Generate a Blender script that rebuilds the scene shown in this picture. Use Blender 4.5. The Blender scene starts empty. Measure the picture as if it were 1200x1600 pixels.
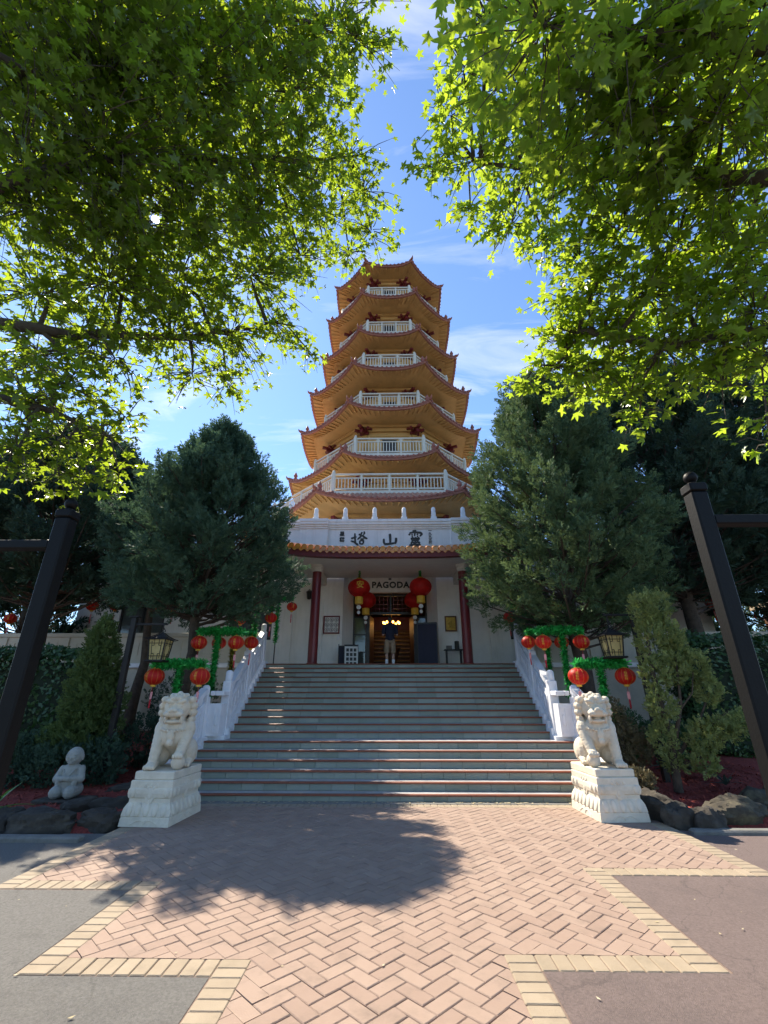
import bpy, math, random
import numpy as np
from mathutils import Vector, Matrix, Quaternion, noise as mnoise
R = math.radians
random.seed(7); rng = np.random.default_rng(7)
S = bpy.context.scene
COL = S.collection

# ------------------------------------------------------------------ camera, sky, sun, exposure
cam = bpy.data.objects.new('camera', bpy.data.cameras.new('camera'))
COL.objects.link(cam); S.camera = cam
cam.data.sensor_fit = 'VERTICAL'; cam.data.sensor_height = 24.0; cam.data.lens = 24.0*705/1600
cam.data.clip_end = 2000; cam.data.clip_start = .05
cam.location = (.09, 0, 1.7); cam.rotation_euler = (R(90+22.5), 0, R(1.04))
SUN = Vector((-.4005, .5147, .7581)).normalized()
SUN_EL = math.asin(SUN.z); SUN_AZ = math.atan2(SUN.x, SUN.y)
world = bpy.data.worlds.new('World'); S.world = world; world.use_nodes = True
wn = world.node_tree; wn.nodes.clear()
def wnode(t, **k):
    n = wn.nodes.new(t)
    for a, b in k.items(): setattr(n, a, b)
    return n
sky = wnode('ShaderNodeTexSky', sky_type='NISHITA', sun_disc=False)
sky.sun_elevation = SUN_EL; sky.sun_rotation = SUN_AZ; sky.altitude = 50; sky.air_density = 1.0; sky.dust_density = .1; sky.ozone_density = 9.0
bg = wnode('ShaderNodeBackground'); bg.inputs['Strength'].default_value = .11
out = wnode('ShaderNodeOutputWorld')
# thin cirrus: stretched noise over the direction vector, flattened on a cloud deck
tc = wnode('ShaderNodeTexCoord'); sep = wnode('ShaderNodeSeparateXYZ'); wn.links.new(tc.outputs['Generated'], sep.inputs[0])
mz = wnode('ShaderNodeMath', operation='MAXIMUM'); mz.inputs[1].default_value = .12; wn.links.new(sep.outputs['Z'], mz.inputs[0])
dx = wnode('ShaderNodeMath', operation='DIVIDE'); dy = wnode('ShaderNodeMath', operation='DIVIDE')
wn.links.new(sep.outputs['X'], dx.inputs[0]); wn.links.new(mz.outputs[0], dx.inputs[1])
wn.links.new(sep.outputs['Y'], dy.inputs[0]); wn.links.new(mz.outputs[0], dy.inputs[1])
cmb = wnode('ShaderNodeCombineXYZ'); wn.links.new(dx.outputs[0], cmb.inputs[0]); wn.links.new(dy.outputs[0], cmb.inputs[1])
mp = wnode('ShaderNodeMapping'); mp.inputs['Rotation'].default_value = (0, 0, R(30)); mp.inputs['Scale'].default_value = (.75, 2.6, 1); mp.inputs['Location'].default_value = (24.716, 37.011, 0)
wn.links.new(cmb.outputs[0], mp.inputs[0])
nz = wnode('ShaderNodeTexNoise'); nz.inputs['Scale'].default_value = 1.7; nz.inputs['Detail'].default_value = 8; nz.inputs['Roughness'].default_value = .62; nz.inputs['Distortion'].default_value = .7
wn.links.new(mp.outputs[0], nz.inputs['Vector'])
mr = wnode('ShaderNodeMapRange'); mr.inputs[1].default_value = .54; mr.inputs[2].default_value = .84; mr.inputs[3].default_value = 0; mr.inputs[4].default_value = .52
wn.links.new(nz.outputs[0], mr.inputs[0])
mx = wnode('ShaderNodeMix', data_type='RGBA'); mx.inputs[7].default_value = (5.2, 5.4, 5.8, 1)
wn.links.new(mr.outputs[0], mx.inputs[0]); wn.links.new(sky.outputs[0], mx.inputs[6])
# the sun itself, at its true size in the sky
vd = wnode('ShaderNodeVectorMath', operation='DOT_PRODUCT'); vd.inputs[1].default_value = SUN; nv = wnode('ShaderNodeVectorMath', operation='NORMALIZE')
wn.links.new(tc.outputs['Generated'], nv.inputs[0]); wn.links.new(nv.outputs[0], vd.inputs[0])
sm = wnode('ShaderNodeMapRange'); sm.inputs[1].default_value = math.cos(R(.34)); sm.inputs[2].default_value = math.cos(R(.25)); sm.inputs[4].default_value = 400
wn.links.new(vd.outputs['Value'], sm.inputs[0])
ad = wnode('ShaderNodeMix', data_type='RGBA', blend_type='ADD'); ad.inputs[0].default_value = 1
wn.links.new(mx.outputs[2], ad.inputs[6]); wn.links.new(sm.outputs[0], ad.inputs[7])
wn.links.new(ad.outputs[2], bg.inputs['Color']); wn.links.new(bg.outputs[0], out.inputs['Surface'])
sl = bpy.data.lights.new('sun', 'SUN'); sl.energy = 3.9; sl.angle = R(.53); sl.color = (1, .95, .86)
so = bpy.data.objects.new('sun', sl); COL.objects.link(so); so.rotation_euler = SUN.to_track_quat('Z', 'Y').to_euler()
S.view_settings.view_transform = 'Standard'; S.view_settings.look = 'None'; S.view_settings.exposure = 1.45; S.view_settings.gamma = 1
S.view_settings.use_white_balance = True; S.view_settings.white_balance_temperature = 7150
S.cycles.use_adaptive_sampling = True; S.cycles.adaptive_threshold = .02; S.cycles.max_bounces = 6; S.cycles.diffuse_bounces = 4; S.cycles.glossy_bounces = 2; S.cycles.transparent_max_bounces = 8; S.cycles.use_denoising = True

# ------------------------------------------------------------------ materials
MATS = {}
def mat(name, col, rough=.6, var=.12, scale=6, bump=0, bscale=40, spec=.4, metal=0, coat=0, rnd=0, col2=None, trans=0, tcol=None, emit=None, alpha=None, detail=5, stain=None, stain_scale=1.3, streak=False, crack=0):
    m = bpy.data.materials.new(name); m.use_nodes = True; MATS[name] = m
    nt = m.node_tree; n = nt.nodes; L = nt.links; b = n['Principled BSDF']; o = n['Material Output']
    b.inputs['Roughness'].default_value = rough; b.inputs['Specular IOR Level'].default_value = spec
    b.inputs['Metallic'].default_value = metal; b.inputs['Coat Weight'].default_value = coat; b.inputs['Coat Roughness'].default_value = .15
    c = np.array(col, float); lo = tuple(np.clip(c*(1-var), 0, 1))+(1,); hi = tuple(np.clip(c*(1+var), 0, 1))+(1,)
    if col2: hi = tuple(col2)+(1,); lo = tuple(col)+(1,)
    t = n.new('ShaderNodeTexCoord'); nz = n.new('ShaderNodeTexNoise'); nz.inputs['Scale'].default_value = scale; nz.inputs['Detail'].default_value = detail; nz.inputs['Roughness'].default_value = .65
    g = n.new('ShaderNodeNewGeometry')
    L.new(g.outputs['Position'], nz.inputs['Vector'])
    mrg = n.new('ShaderNodeMapRange'); mrg.inputs[1].default_value = .3; mrg.inputs[2].default_value = .7; L.new(nz.outputs[0], mrg.inputs[0])
    fac = mrg.outputs[0]
    if rnd:
        oi = n.new('ShaderNodeObjectInfo'); at = n.new('ShaderNodeAttribute'); at.attribute_name = 'rnd'
        ad = n.new('ShaderNodeMath'); ad.operation = 'ADD'; L.new(oi.outputs['Random'], ad.inputs[0]); L.new(at.outputs['Fac'], ad.inputs[1])
        fr = n.new('ShaderNodeMath'); fr.operation = 'FRACT'; L.new(ad.outputs[0], fr.inputs[0])
        mxf = n.new('ShaderNodeMix'); mxf.inputs[0].default_value = rnd; L.new(fac, mxf.inputs[2]); L.new(fr.outputs[0], mxf.inputs[3]); fac = mxf.outputs[0]
    mxc = n.new('ShaderNodeMix'); mxc.data_type = 'RGBA'; mxc.inputs[6].default_value = lo; mxc.inputs[7].default_value = hi; L.new(fac, mxc.inputs[0])
    cout = mxc.outputs[2]
    if stain:
        ns = n.new('ShaderNodeTexNoise'); ns.inputs['Scale'].default_value = stain_scale; ns.inputs['Detail'].default_value = 7; ns.inputs['Roughness'].default_value = .7; sv = n.new('ShaderNodeVectorMath'); sv.operation = 'MULTIPLY'; sv.inputs[1].default_value = (3, 3, .3) if streak else (1, 1, 1); L.new(g.outputs['Position'], sv.inputs[0]); L.new(sv.outputs[0], ns.inputs['Vector'])
        ms = n.new('ShaderNodeMapRange'); ms.inputs[1].default_value = .5; ms.inputs[2].default_value = .72; ms.inputs[4].default_value = stain[3] if len(stain) > 3 else .5; L.new(ns.outputs[0], ms.inputs[0])
        mm = n.new('ShaderNodeMix'); mm.data_type = 'RGBA'; mm.inputs[7].default_value = tuple(stain[:3])+(1,); L.new(ms.outputs[0], mm.inputs[0]); L.new(cout, mm.inputs[6]); cout = mm.outputs[2]
    if crack:   # hairline cracks and tar-dark seams
        nd = n.new('ShaderNodeTexNoise'); nd.inputs['Scale'].default_value = 1.6; nd.inputs['Detail'].default_value = 6; L.new(g.outputs['Position'], nd.inputs['Vector'])
        va = n.new('ShaderNodeVectorMath'); va.operation = 'MULTIPLY_ADD'; va.inputs[1].default_value = (1.1, 1.1, 0); L.new(nd.outputs['Color'], va.inputs[0]); L.new(g.outputs['Position'], va.inputs[2])
        vo = n.new('ShaderNodeTexVoronoi'); vo.feature = 'DISTANCE_TO_EDGE'; vo.inputs['Scale'].default_value = .55; L.new(va.outputs[0], vo.inputs['Vector'])
        mc = n.new('ShaderNodeMapRange'); mc.inputs[1].default_value = .003; mc.inputs[2].default_value = .007; mc.inputs[3].default_value = crack; mc.inputs[4].default_value = 0; L.new(vo.outputs['Distance'], mc.inputs[0])
        mk_ = n.new('ShaderNodeMix'); mk_.data_type = 'RGBA'; mk_.inputs[7].default_value = (.03, .027, .024, 1); L.new(mc.outputs[0], mk_.inputs[0]); L.new(cout, mk_.inputs[6]); cout = mk_.outputs[2]
    L.new(cout, b.inputs['Base Color'])
    if bump:
        nb = n.new('ShaderNodeTexNoise'); nb.inputs['Scale'].default_value = bscale; nb.inputs['Detail'].default_value = 6; L.new(g.outputs['Position'], nb.inputs['Vector'])
        bp = n.new('ShaderNodeBump'); bp.inputs['Strength'].default_value = bump; bp.inputs['Distance'].default_value = .02; L.new(nb.outputs[0], bp.inputs['Height']); L.new(bp.outputs[0], b.inputs['Normal'])
    if emit:
        b.inputs['Emission Color'].default_value = tuple(emit[:3])+(1,); b.inputs['Emission Strength'].default_value = emit[3]
    if alpha is not None: b.inputs['Alpha'].default_value = alpha
    if trans:
        tr = n.new('ShaderNodeBsdfTranslucent')
        if tcol:
            mt = n.new('ShaderNodeMix'); mt.data_type = 'RGBA'; tcv = np.array(tcol); mt.inputs[6].default_value = tuple(tcv*.7)+(1,); mt.inputs[7].default_value = tuple(np.clip(tcv*1.25, 0, 1))+(1,); L.new(fac, mt.inputs[0]); L.new(mt.outputs[2], tr.inputs['Color'])
        else: L.new(cout, tr.inputs['Color'])
        ms2 = n.new('ShaderNodeMixShader'); ms2.inputs[0].default_value = trans; L.new(b.outputs[0], ms2.inputs[1]); L.new(tr.outputs[0], ms2.inputs[2]); L.new(ms2.outputs[0], o.inputs['Surface'])
    return m
mat('soil', (.06, .05, .035), .95, .3, 3, .6, 20)
mat('asphalt_grey', (.15, .142, .13), .9, .3, 60, .7, 220, detail=8, stain=(.09, .085, .078, .55), stain_scale=.9, crack=.22)
mat('asphalt_red', (.165, .122, .11), .9, .28, 60, .7, 220, detail=8, stain=(.11, .085, .078, .5), stain_scale=.9, crack=.22)
mat('mortar', (.2, .14, .11), .95, .2, 30, .3, 120)
mat('brick', (.27, .183, .14), .85, .2, 9, .35, 160, rnd=.6, col2=(.335, .24, .185), stain=(.15, .105, .08, .55), stain_scale=4.5)
mat('paver', (.27, .21, .145), .85, .2, 9, .3, 160, rnd=.55, col2=(.345, .275, .195), stain=(.2, .16, .11, .6), stain_scale=4)
mat('kerb', (.17, .165, .15), .9, .2, 8, .4, 80, stain=(.12, .12, .1, .5))
mat('mulch', (.13, .018, .014), .95, .5, 25, .9, 60, col2=(.32, .055, .04))
mat('chip', (.14, .02, .015), .9, .5, 5, rnd=.8, col2=(.42, .08, .05))
mat('rock', (.045, .038, .03), .95, .4, 5, 1.0, 10, stain=(.1, .085, .065, .7), stain_scale=2.5)
mat('rock_moss', (.06, .05, .035), .95, .4, 5, 1.0, 10, stain=(.17, .15, .075, .7), stain_scale=2.5)
mat('slate', (.17, .2, .16), .6, .25, 3, .25, 60, rnd=.65, col2=(.28, .305, .26), spec=.4, stain=(.19, .23, .24, .5), stain_scale=2)
mat('slate_core', (.1, .12, .11), .8, .2, 4)
mat('tread', (.4, .39, .38), .5, .2, 4, .12, 60, spec=.5, stain=(.24, .24, .24, .5))
mat('nosing', (.2, .055, .024), .55, .25, 8, .1, 60, spec=.5, rnd=.4)
mat('white_stone', (.72, .73, .76), .6, .06, 5, .18, 60, stain=(.5, .51, .52, .6), stain_scale=1.6)
mat('lion_stone', (.62, .54, .42), .85, .12, 6, .5, 32, stain=(.64, .59, .5, .7), stain_scale=2.2)
mat('ped_stone', (.65, .59, .48), .8, .1, 5, .25, 70, stain=(.46, .4, .3, .6), stain_scale=3)
mat('monk_stone', (.3, .3, .27), .85, .1, 7, .2, 60, stain=(.2, .21, .18, .7), stain_scale=5)
mat('wall_white', (.84, .81, .74), .8, .05, 2, .12, 50, stain=(.62, .59, .52, .5), stain_scale=1.1, streak=True)
mat('wall_cream', (.5, .45, .35), .85, .08, 2, .15, 40, stain=(.36, .32, .25, .6), stain_scale=1.1)
mat('trim_white', (.8, .78, .76), .7, .05, 3, .1, 50, stain=(.55, .53, .5, .5), streak=True)
mat('ochre', (.64, .395, .16), .8, .09, 1.6, .12, 30, stain=(.48, .29, .12, .55), stain_scale=.9, streak=True)
mat('ochre_dark', (.5, .27, .075), .8, .1, 2)
mat('roof_tile', (.38, .14, .08), .6, .25, 9, .15, 40, col2=(.5, .23, .14), spec=.45)
mat('fascia_red', (.36, .145, .1), .65, .12, 5)
mat('ridge', (.3, .1, .07), .6, .2, 8, spec=.4)
mat('rail_cream', (.68, .64, .54), .7, .06, 3, stain=(.55, .5, .4, .5))
mat('maroon', (.17, .018, .022), .4, .1, 4, spec=.5)
mat('canopy_tile', (.5, .15, .015), .28, .25, 9, .05, 40, spec=.6, rnd=.7, col2=(.68, .28, .03), coat=.4)
mat('canopy_fascia', (.15, .022, .022), .5, .1, 4)
mat('ceiling', (.72, .69, .62), .85, .05, 3)
mat('ink', (.055, .055, .05), .7, .15, 8)
mat('black_frame', (.012, .011, .01), .4, .2, 4, spec=.5)
mat('glass', (.1, .115, .105), .06, .2, 2, spec=.8)
mat('wood', (.13, .055, .025), .5, .3, 6)
mat('gold', (.5, .3, .06), .35, .25, 12, metal=.6)
mat('gold_shelf', (.2, .11, .025), .45, .4, 14, metal=.3)
mat('hall_wall', (.09, .05, .03), .8, .2, 3)
mat('paper', (.7, .69, .64), .7, .05, 6)
mat('navy_board', (.012, .013, .035), .6, .2, 3)
mat('lantern_red', (.62, .022, .016), .5, .12, 6, trans=.35, tcol=(.85, .03, .02), spec=.3)
mat('lantern_rib', (.75, .3, .05), .5, .1, 6)
mat('lantern_gold', (.75, .42, .04), .5, .15, 8)
mat('tag_pink', (.72, .3, .3), .7, .1, 6)
mat('tassel', (.5, .02, .03), .8, .2, 30)
mat('tinsel', (.012, .26, .045), .22, .5, 30, spec=.8, rnd=.8, col2=(.05, .62, .14), trans=.25)
mat('tinsel_gold', (.12, .16, .02), .25, .5, 30, spec=.8, rnd=.8, col2=(.45, .35, .06), trans=.2)
mat('black_paint', (.003, .003, .003), .55, .3, 3, .1, 50, spec=.22)
mat('lamp_metal', (.016, .014, .013), .55, .2, 6, spec=.3)
mat('lamp_glass', (.75, .6, .28), .5, .06, 5, trans=.45, tcol=(.9, .75, .36))
mat('bark', (.07, .05, .035), .95, .35, 9, .9, 25)
mat('bark_maple', (.085, .07, .055), .95, .3, 10, .8, 30)
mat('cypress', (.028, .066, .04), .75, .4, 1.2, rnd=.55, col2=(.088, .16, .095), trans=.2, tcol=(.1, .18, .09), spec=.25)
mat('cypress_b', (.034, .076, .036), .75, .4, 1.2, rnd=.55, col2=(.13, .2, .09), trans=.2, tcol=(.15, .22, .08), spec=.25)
mat('dark_conifer', (.026, .055, .038), .8, .4, 1.0, rnd=.5, col2=(.065, .115, .075), trans=.2, tcol=(.05, .1, .04), spec=.2)
mat('shrub_green', (.045, .075, .025), .75, .4, 3, rnd=.55, col2=(.1, .15, .045), trans=.25, tcol=(.16, .22, .05), spec=.25)
mat('thuja', (.09, .12, .035), .7, .3, 3, rnd=.6, col2=(.28, .32, .12), trans=.3, tcol=(.36, .42, .1), spec=.3)
mat('hedge', (.02, .055, .018), .45, .3, 5, rnd=.6, col2=(.05, .12, .04), trans=.2, tcol=(.08, .2, .03), spec=.5)
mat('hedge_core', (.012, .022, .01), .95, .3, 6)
mat('hedge_dry', (.11, .085, .04), .6, .3, 5, rnd=.6, col2=(.2, .17, .085), trans=.2, spec=.4)
mat('strap_leaf', (.06, .15, .03), .5, .3, 5, rnd=.5, col2=(.14, .26, .06), trans=.3, tcol=(.2, .4, .05))
mat('agave', (.03, .06, .05), .5, .2, 5, spec=.4)
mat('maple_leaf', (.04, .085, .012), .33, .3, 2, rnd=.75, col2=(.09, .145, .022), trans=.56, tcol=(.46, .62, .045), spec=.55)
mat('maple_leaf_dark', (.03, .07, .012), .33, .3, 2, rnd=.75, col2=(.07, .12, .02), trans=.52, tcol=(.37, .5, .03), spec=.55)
mat('dry_leaf', (.42, .33, .17), .8, .3, 6, rnd=.8, col2=(.6, .52, .35))
mat('grass', (.22, .3, .06), .9, .3, 3)
mat('skin', (.5, .3, .22), .55, .08, 8, spec=.4)
mat('hair', (.03, .022, .016), .6, .2, 20)
mat('shirt_navy', (.014, .018, .035), .85, .15, 12, .2, 120)
mat('shorts_khaki', (.28, .2, .13), .85, .12, 10, .2, 120)
mat('sock', (.75, .75, .76), .9, .05, 10)
mat('shoe_blue', (.03, .07, .3), .6, .1, 10)
mat('amber', (.9, .5, .1), .5, .1, 6, emit=(1, .45, .1, 4))
mat('pavilion', (.45, .36, .26), .8, .1, 3)

# ------------------------------------------------------------------ mesh helpers
def arr_mesh(name, V, F, m, rnd=None, smooth=False):
    me = bpy.data.meshes.new(name)
    V = np.asarray(V, dtype=np.float32).reshape(-1, 3)
    if isinstance(F, np.ndarray):
        k = F.shape[1]; nF = F.shape[0]
        me.vertices.add(len(V)); me.vertices.foreach_set('co', V.ravel())
        me.loops.add(nF*k); me.loops.foreach_set('vertex_index', F.astype(np.int32).ravel())
        me.polygons.add(nF); me.polygons.foreach_set('loop_start', np.arange(0, nF*k, k, dtype=np.int32)); me.polygons.foreach_set('loop_total', np.full(nF, k, dtype=np.int32))
        me.update(calc_edges=True); me.validate()
    else:
        me.from_pydata(V.tolist(), [], F); me.update()
    if rnd is not None:
        at = me.attributes.new('rnd', 'FLOAT', 'POINT'); at.data.foreach_set('value', np.asarray(rnd, dtype=np.float32))
    if smooth: me.polygons.foreach_set('use_smooth', np.ones(len(me.polygons), dtype=bool))
    if m: me.materials.append(MATS[m])
    return me
def tag(o, label=None, category=None, group=None, kind=None):
    if label: o['label'] = label
    if category: o['category'] = category
    if group: o['group'] = group
    if kind: o['kind'] = kind
    return o
def ob(name, me, parent=None, loc=None, rz=0, **k):
    o = bpy.data.objects.new(name, me); COL.objects.link(o); o.parent = parent
    if loc is not None: o.location = loc
    if rz: o.rotation_euler = (0, 0, rz)
    return tag(o, **k)
def empty(name, loc=(0, 0, 0), rz=0, **k):
    o = ob(name, None, None, loc, rz, **k); o.empty_display_size = .2
    return o
def copy_tree(o, parent=None):
    c = o.copy(); COL.objects.link(c); c.parent = parent
    for ch in list(o.children): copy_tree(ch, c)
    return c
class MB:
    def __init__(s): s.v = []; s.f = []
    def add(s, V, F):
        b = len(s.v); s.v += [tuple(p) for p in V]; s.f += [tuple(b+i for i in f) for f in F]; return s
    def box(s, x0, x1, y0, y1, z0, z1, M=None):
        V = [(x0, y0, z0), (x1, y0, z0), (x1, y1, z0), (x0, y1, z0), (x0, y0, z1), (x1, y0, z1), (x1, y1, z1), (x0, y1, z1)]
        if M is not None: V = [M @ Vector(p) for p in V]
        return s.add(V, [(0, 3, 2, 1), (4, 5, 6, 7), (0, 1, 5, 4), (1, 2, 6, 5), (2, 3, 7, 6), (3, 0, 4, 7)])
    def cbox(s, x0, x1, y0, y1, z0, z1, c=.01, M=None):   # chamfered box
        V = []
        for zz, ins in ((z0, c), (z0+c, 0), (z1-c, 0), (z1, c)):
            for (x, y, sx, sy) in ((x0, y0, 1, 1), (x1, y0, -1, 1), (x1, y1, -1, -1), (x0, y1, 1, -1)):
                V += [(x+sx*(ins+c), y+sy*ins, zz), (x+sx*ins, y+sy*(ins+c), zz)]
        # order each ring around
        ring = [1, 0, 2, 3, 5, 4, 6, 7]; ring = [0, 2, 3, 5, 4, 6, 7, 1]
        if M is not None: V = [M @ Vector(p) for p in V]
        F = [tuple(reversed(ring)), tuple(24+i for i in ring)]
        for k in range(3):
            for i in range(8):
                a, b = ring[i], ring[(i+1) % 8]
                F.append((8*k+a, 8*k+b, 8*k+8+b, 8*k+8+a))
        return s.add(V, F)
    def prism(s, poly, z0, z1, M=None):
        n = len(poly); V = [(x, y, z0) for x, y in poly]+[(x, y, z1) for x, y in poly]
        if M is not None: V = [M @ Vector(p) for p in V]
        return s.add(V, [tuple(range(n-1, -1, -1)), tuple(range(n, 2*n))]+[(i, (i+1) % n, n+(i+1) % n, n+i) for i in range(n)])
    def extr(s, poly, a, b):   # polygon in (y,z), extruded along x from a to b
        n = len(poly); V = [(a, y, z) for y, z in poly]+[(b, y, z) for y, z in poly]
        return s.add(V, [tuple(range(n)), tuple(range(2*n-1, n-1, -1))]+[(i, n+i, n+(i+1) % n, (i+1) % n) for i in range(n)])
    def tube(s, path, rad, n=8, cap=True):
        P = [Vector(p) for p in path]; rr = rad if hasattr(rad, '__len__') else [rad]*len(P)
        b = len(s.v); up = Vector((0, 0, 1)); prev = None
        for i, p in enumerate(P):
            d = (P[min(i+1, len(P)-1)]-P[max(i-1, 0)]).normalized()
            if prev is None:
                a = d.cross(up);  a = a if a.length > .05 else d.cross(Vector((1, 0, 0)))
            else: a = prev-d*prev.dot(d)
            a.normalize(); prev = a; c = d.cross(a)
            for k in range(n):
                t = 2*math.pi*k/n; s.v.append(tuple(p+(a*math.cos(t)+c*math.sin(t))*rr[i]))
        for i in range(len(P)-1):
            for k in range(n):
                s.f.append((b+i*n+k, b+i*n+(k+1) % n, b+(i+1)*n+(k+1) % n, b+(i+1)*n+k))
        if cap: s.f += [tuple(b+k for k in range(n-1, -1, -1)), tuple(b+(len(P)-1)*n+k for k in range(n))]
        return s
    def lathe(s, prof, n=16, c=(0, 0, 0), sx=1, sy=1, wob=0):
        b = len(s.v)
        for r, z in prof:
            for k in range(n):
                t = 2*math.pi*k/n; q = r*(1-wob*(k % 2)); s.v.append((c[0]+q*math.cos(t)*sx, c[1]+q*math.sin(t)*sy, c[2]+z))
        for i in range(len(prof)-1):
            for k in range(n): s.f.append((b+i*n+k, b+i*n+(k+1) % n, b+(i+1)*n+(k+1) % n, b+(i+1)*n+k))
        s.f += [tuple(b+k for k in range(n-1, -1, -1)), tuple(b+(len(prof)-1)*n+k for k in range(n))]
        return s
    def ell(s, c, r, n=12, m=8, M=None):
        b = len(s.v); c = Vector(c); V = []
        if not hasattr(r, '__len__'): r = (r, r, r)
        V.append(Vector((0, 0, -r[2])))
        for i in range(1, m):
            a = -math.pi/2+math.pi*i/m
            for k in range(n):
                t = 2*math.pi*k/n; V.append(Vector((r[0]*math.cos(a)*math.cos(t), r[1]*math.cos(a)*math.sin(t), r[2]*math.sin(a))))
        V.append(Vector((0, 0, r[2])))
        if M is not None: V = [M @ v for v in V]
        s.v += [tuple(c+v) for v in V]
        for k in range(n): s.f.append((b, b+1+(k+1) % n, b+1+k))
        for i in range(m-2):
            for k in range(n): s.f.append((b+1+i*n+k, b+1+i*n+(k+1) % n, b+1+(i+1)*n+(k+1) % n, b+1+(i+1)*n+k))
        t = b+1+(m-1)*n
        for k in range(n): s.f.append((b+1+(m-2)*n+k, b+1+(m-2)*n+(k+1) % n, t))
        return s
    def cap(s, a, b, ra, rb, n=10, steps=6):   # capsule between two points
        a = Vector(a); b = Vector(b)
        pts = [(a.lerp(b, i/steps), ra+(rb-ra)*i/steps) for i in range(steps+1)]
        for p, r in pts: s.ell(p, r, n, 6)
        return s
    def mesh(s, name, m, smooth=False): return arr_mesh(name, s.v, s.f, m, smooth=smooth)
    def build(s, name, m, parent=None, loc=None, rz=0, smooth=False, **k):
        return ob(name, s.mesh(name, m, smooth), parent, loc, rz, **k)
def split_build(mb, fn):
    """one object for each separate piece of mb; fn(MB) builds it"""
    par = list(range(len(mb.v)))
    def find(i):
        while par[i] != i: par[i] = par[par[i]]; i = par[i]
        return i
    for f in mb.f:
        r = find(f[0])
        for i in f[1:]: par[find(i)] = r
    comp = {}
    for f in mb.f: comp.setdefault(find(f[0]), []).append(f)
    outp = []
    for fs in comp.values():
        m = MB(); ix = {}
        for f in fs:
            for i in f:
                if i not in ix: ix[i] = len(m.v); m.v.append(mb.v[i])
            m.f.append(tuple(ix[i] for i in f))
        outp.append(fn(m))
    return outp
def autosmooth(me, ang=40):
    me.polygons.foreach_set('use_smooth', np.ones(len(me.polygons), dtype=bool))
    try: me.set_sharp_from_angle(angle=R(ang))
    except Exception: pass
    return me
def remeshed(mb, name, m, voxel=.012, smooth=4):
    me = mb.mesh(name, m); o = bpy.data.objects.new(name, me); COL.objects.link(o)
    r = o.modifiers.new('r', 'REMESH'); r.mode = 'VOXEL'; r.voxel_size = voxel; r.use_smooth_shade = True
    if smooth:
        k = o.modifiers.new('s', 'SMOOTH'); k.iterations = smooth; k.factor = .5
    dg = bpy.context.evaluated_depsgraph_get(); e = o.evaluated_get(dg)
    nm = bpy.data.meshes.new_from_object(e); bpy.data.objects.remove(o); nm.name = name
    nm.materials.clear(); nm.materials.append(MATS[m])
    nm.polygons.foreach_set('use_smooth', np.ones(len(nm.polygons), dtype=bool))
    return nm
def text_mesh(txt, size, depth, m, bold=0, spacing=1):
    c = bpy.data.curves.new('t', 'FONT'); c.body = txt; c.size = size; c.extrude = depth; c.align_x = 'CENTER'; c.align_y = 'CENTER'; c.offset = bold; c.space_character = spacing; c.resolution_u = 3
    o = bpy.data.objects.new('t', c); COL.objects.link(o)
    dg = bpy.context.evaluated_depsgraph_get(); me = bpy.data.meshes.new_from_object(o.evaluated_get(dg)); bpy.data.objects.remove(o)
    me.materials.clear(); me.materials.append(MATS[m]); return me
def text(name, txt, size, loc, parent, m='ink', depth=.015, bold=0, spacing=1, rot=(math.pi/2, 0, 0), **k):
    o = ob(name, text_mesh(txt, size, depth, m, bold, spacing), parent, loc, **k); o.rotation_euler = rot; return o
# ------------------------------------------------------------------ ground, paving
MB().box(-600, 600, -600, 600, -1.0, -.02).build('terrain', 'soil', kind='structure', label='bare earth reaching to the horizon')
MB().box(-30, -.6, -12, 7.3, -.3, .0).build('asphalt_road', 'asphalt_grey', kind='structure')
MB().box(.6, 30, -12, 7.6, -.3, .001).build('asphalt_path', 'asphalt_red', kind='structure')
MB().box(-3.77, 4.02, -12, 9.4, -.3, .021).build('paving_bed', 'mortar', kind='structure')
# the sheet under the bricks must follow the stepped outline, so the asphalt fills the notches again
for nm, mm, x0, x1, y0, y1 in (('asphalt_road', 'asphalt_grey', -4.0, -1.12, -12, 3.85), ('asphalt_road', 'asphalt_grey', -4.0, -2.42, 3.85, 5.27), ('asphalt_path', 'asphalt_red', 1.08, 4.25, -12, 3.96), ('asphalt_path', 'asphalt_red', 2.33, 4.25, 3.96, 5.74)):
    MB().box(x0, x1, y0, y1, -.2, .0245).build(nm, mm, kind='structure')
paving = empty('brick_paving', (0, 0, 0), kind='structure')
RECTS = [(-.9, 0, -2, 4.07), (-2.2, 0, 4.07, 5.5), (-3.55, 0, 5.5, 8.86), (0, .86, -2, 4.17), (0, 2.1, 4.17, 5.96), (0, 3.8, 5.96, 8.86)]
def inside(x, y): return any(a-1e-6 <= x <= b+1e-6 and c-1e-6 <= y <= d+1e-6 for a, b, c, d in RECTS)
def clip(poly, rc):
    a, b, c, d = rc
    for ax, lim, sg in ((0, a, 1), (0, b, -1), (1, c, 1), (1, d, -1)):
        o = []
        for i in range(len(poly)):
            p, q = poly[i], poly[(i+1) % len(poly)]; dp, dq = (p[ax]-lim)*sg, (q[ax]-lim)*sg
            if dp >= 0: o.append(p)
            if dp*dq < 0: t = dp/(dp-dq); o.append((p[0]+(q[0]-p[0])*t, p[1]+(q[1]-p[1])*t))
        poly = o
        if len(poly) < 3: return []
    return poly
def area(p): return abs(sum(p[i][0]*p[(i+1) % len(p)][1]-p[(i+1) % len(p)][0]*p[i][1] for i in range(len(p))))/2
W_ = .119; g_ = .0028; c45 = math.sqrt(.5)
whole, cut = [], []
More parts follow.
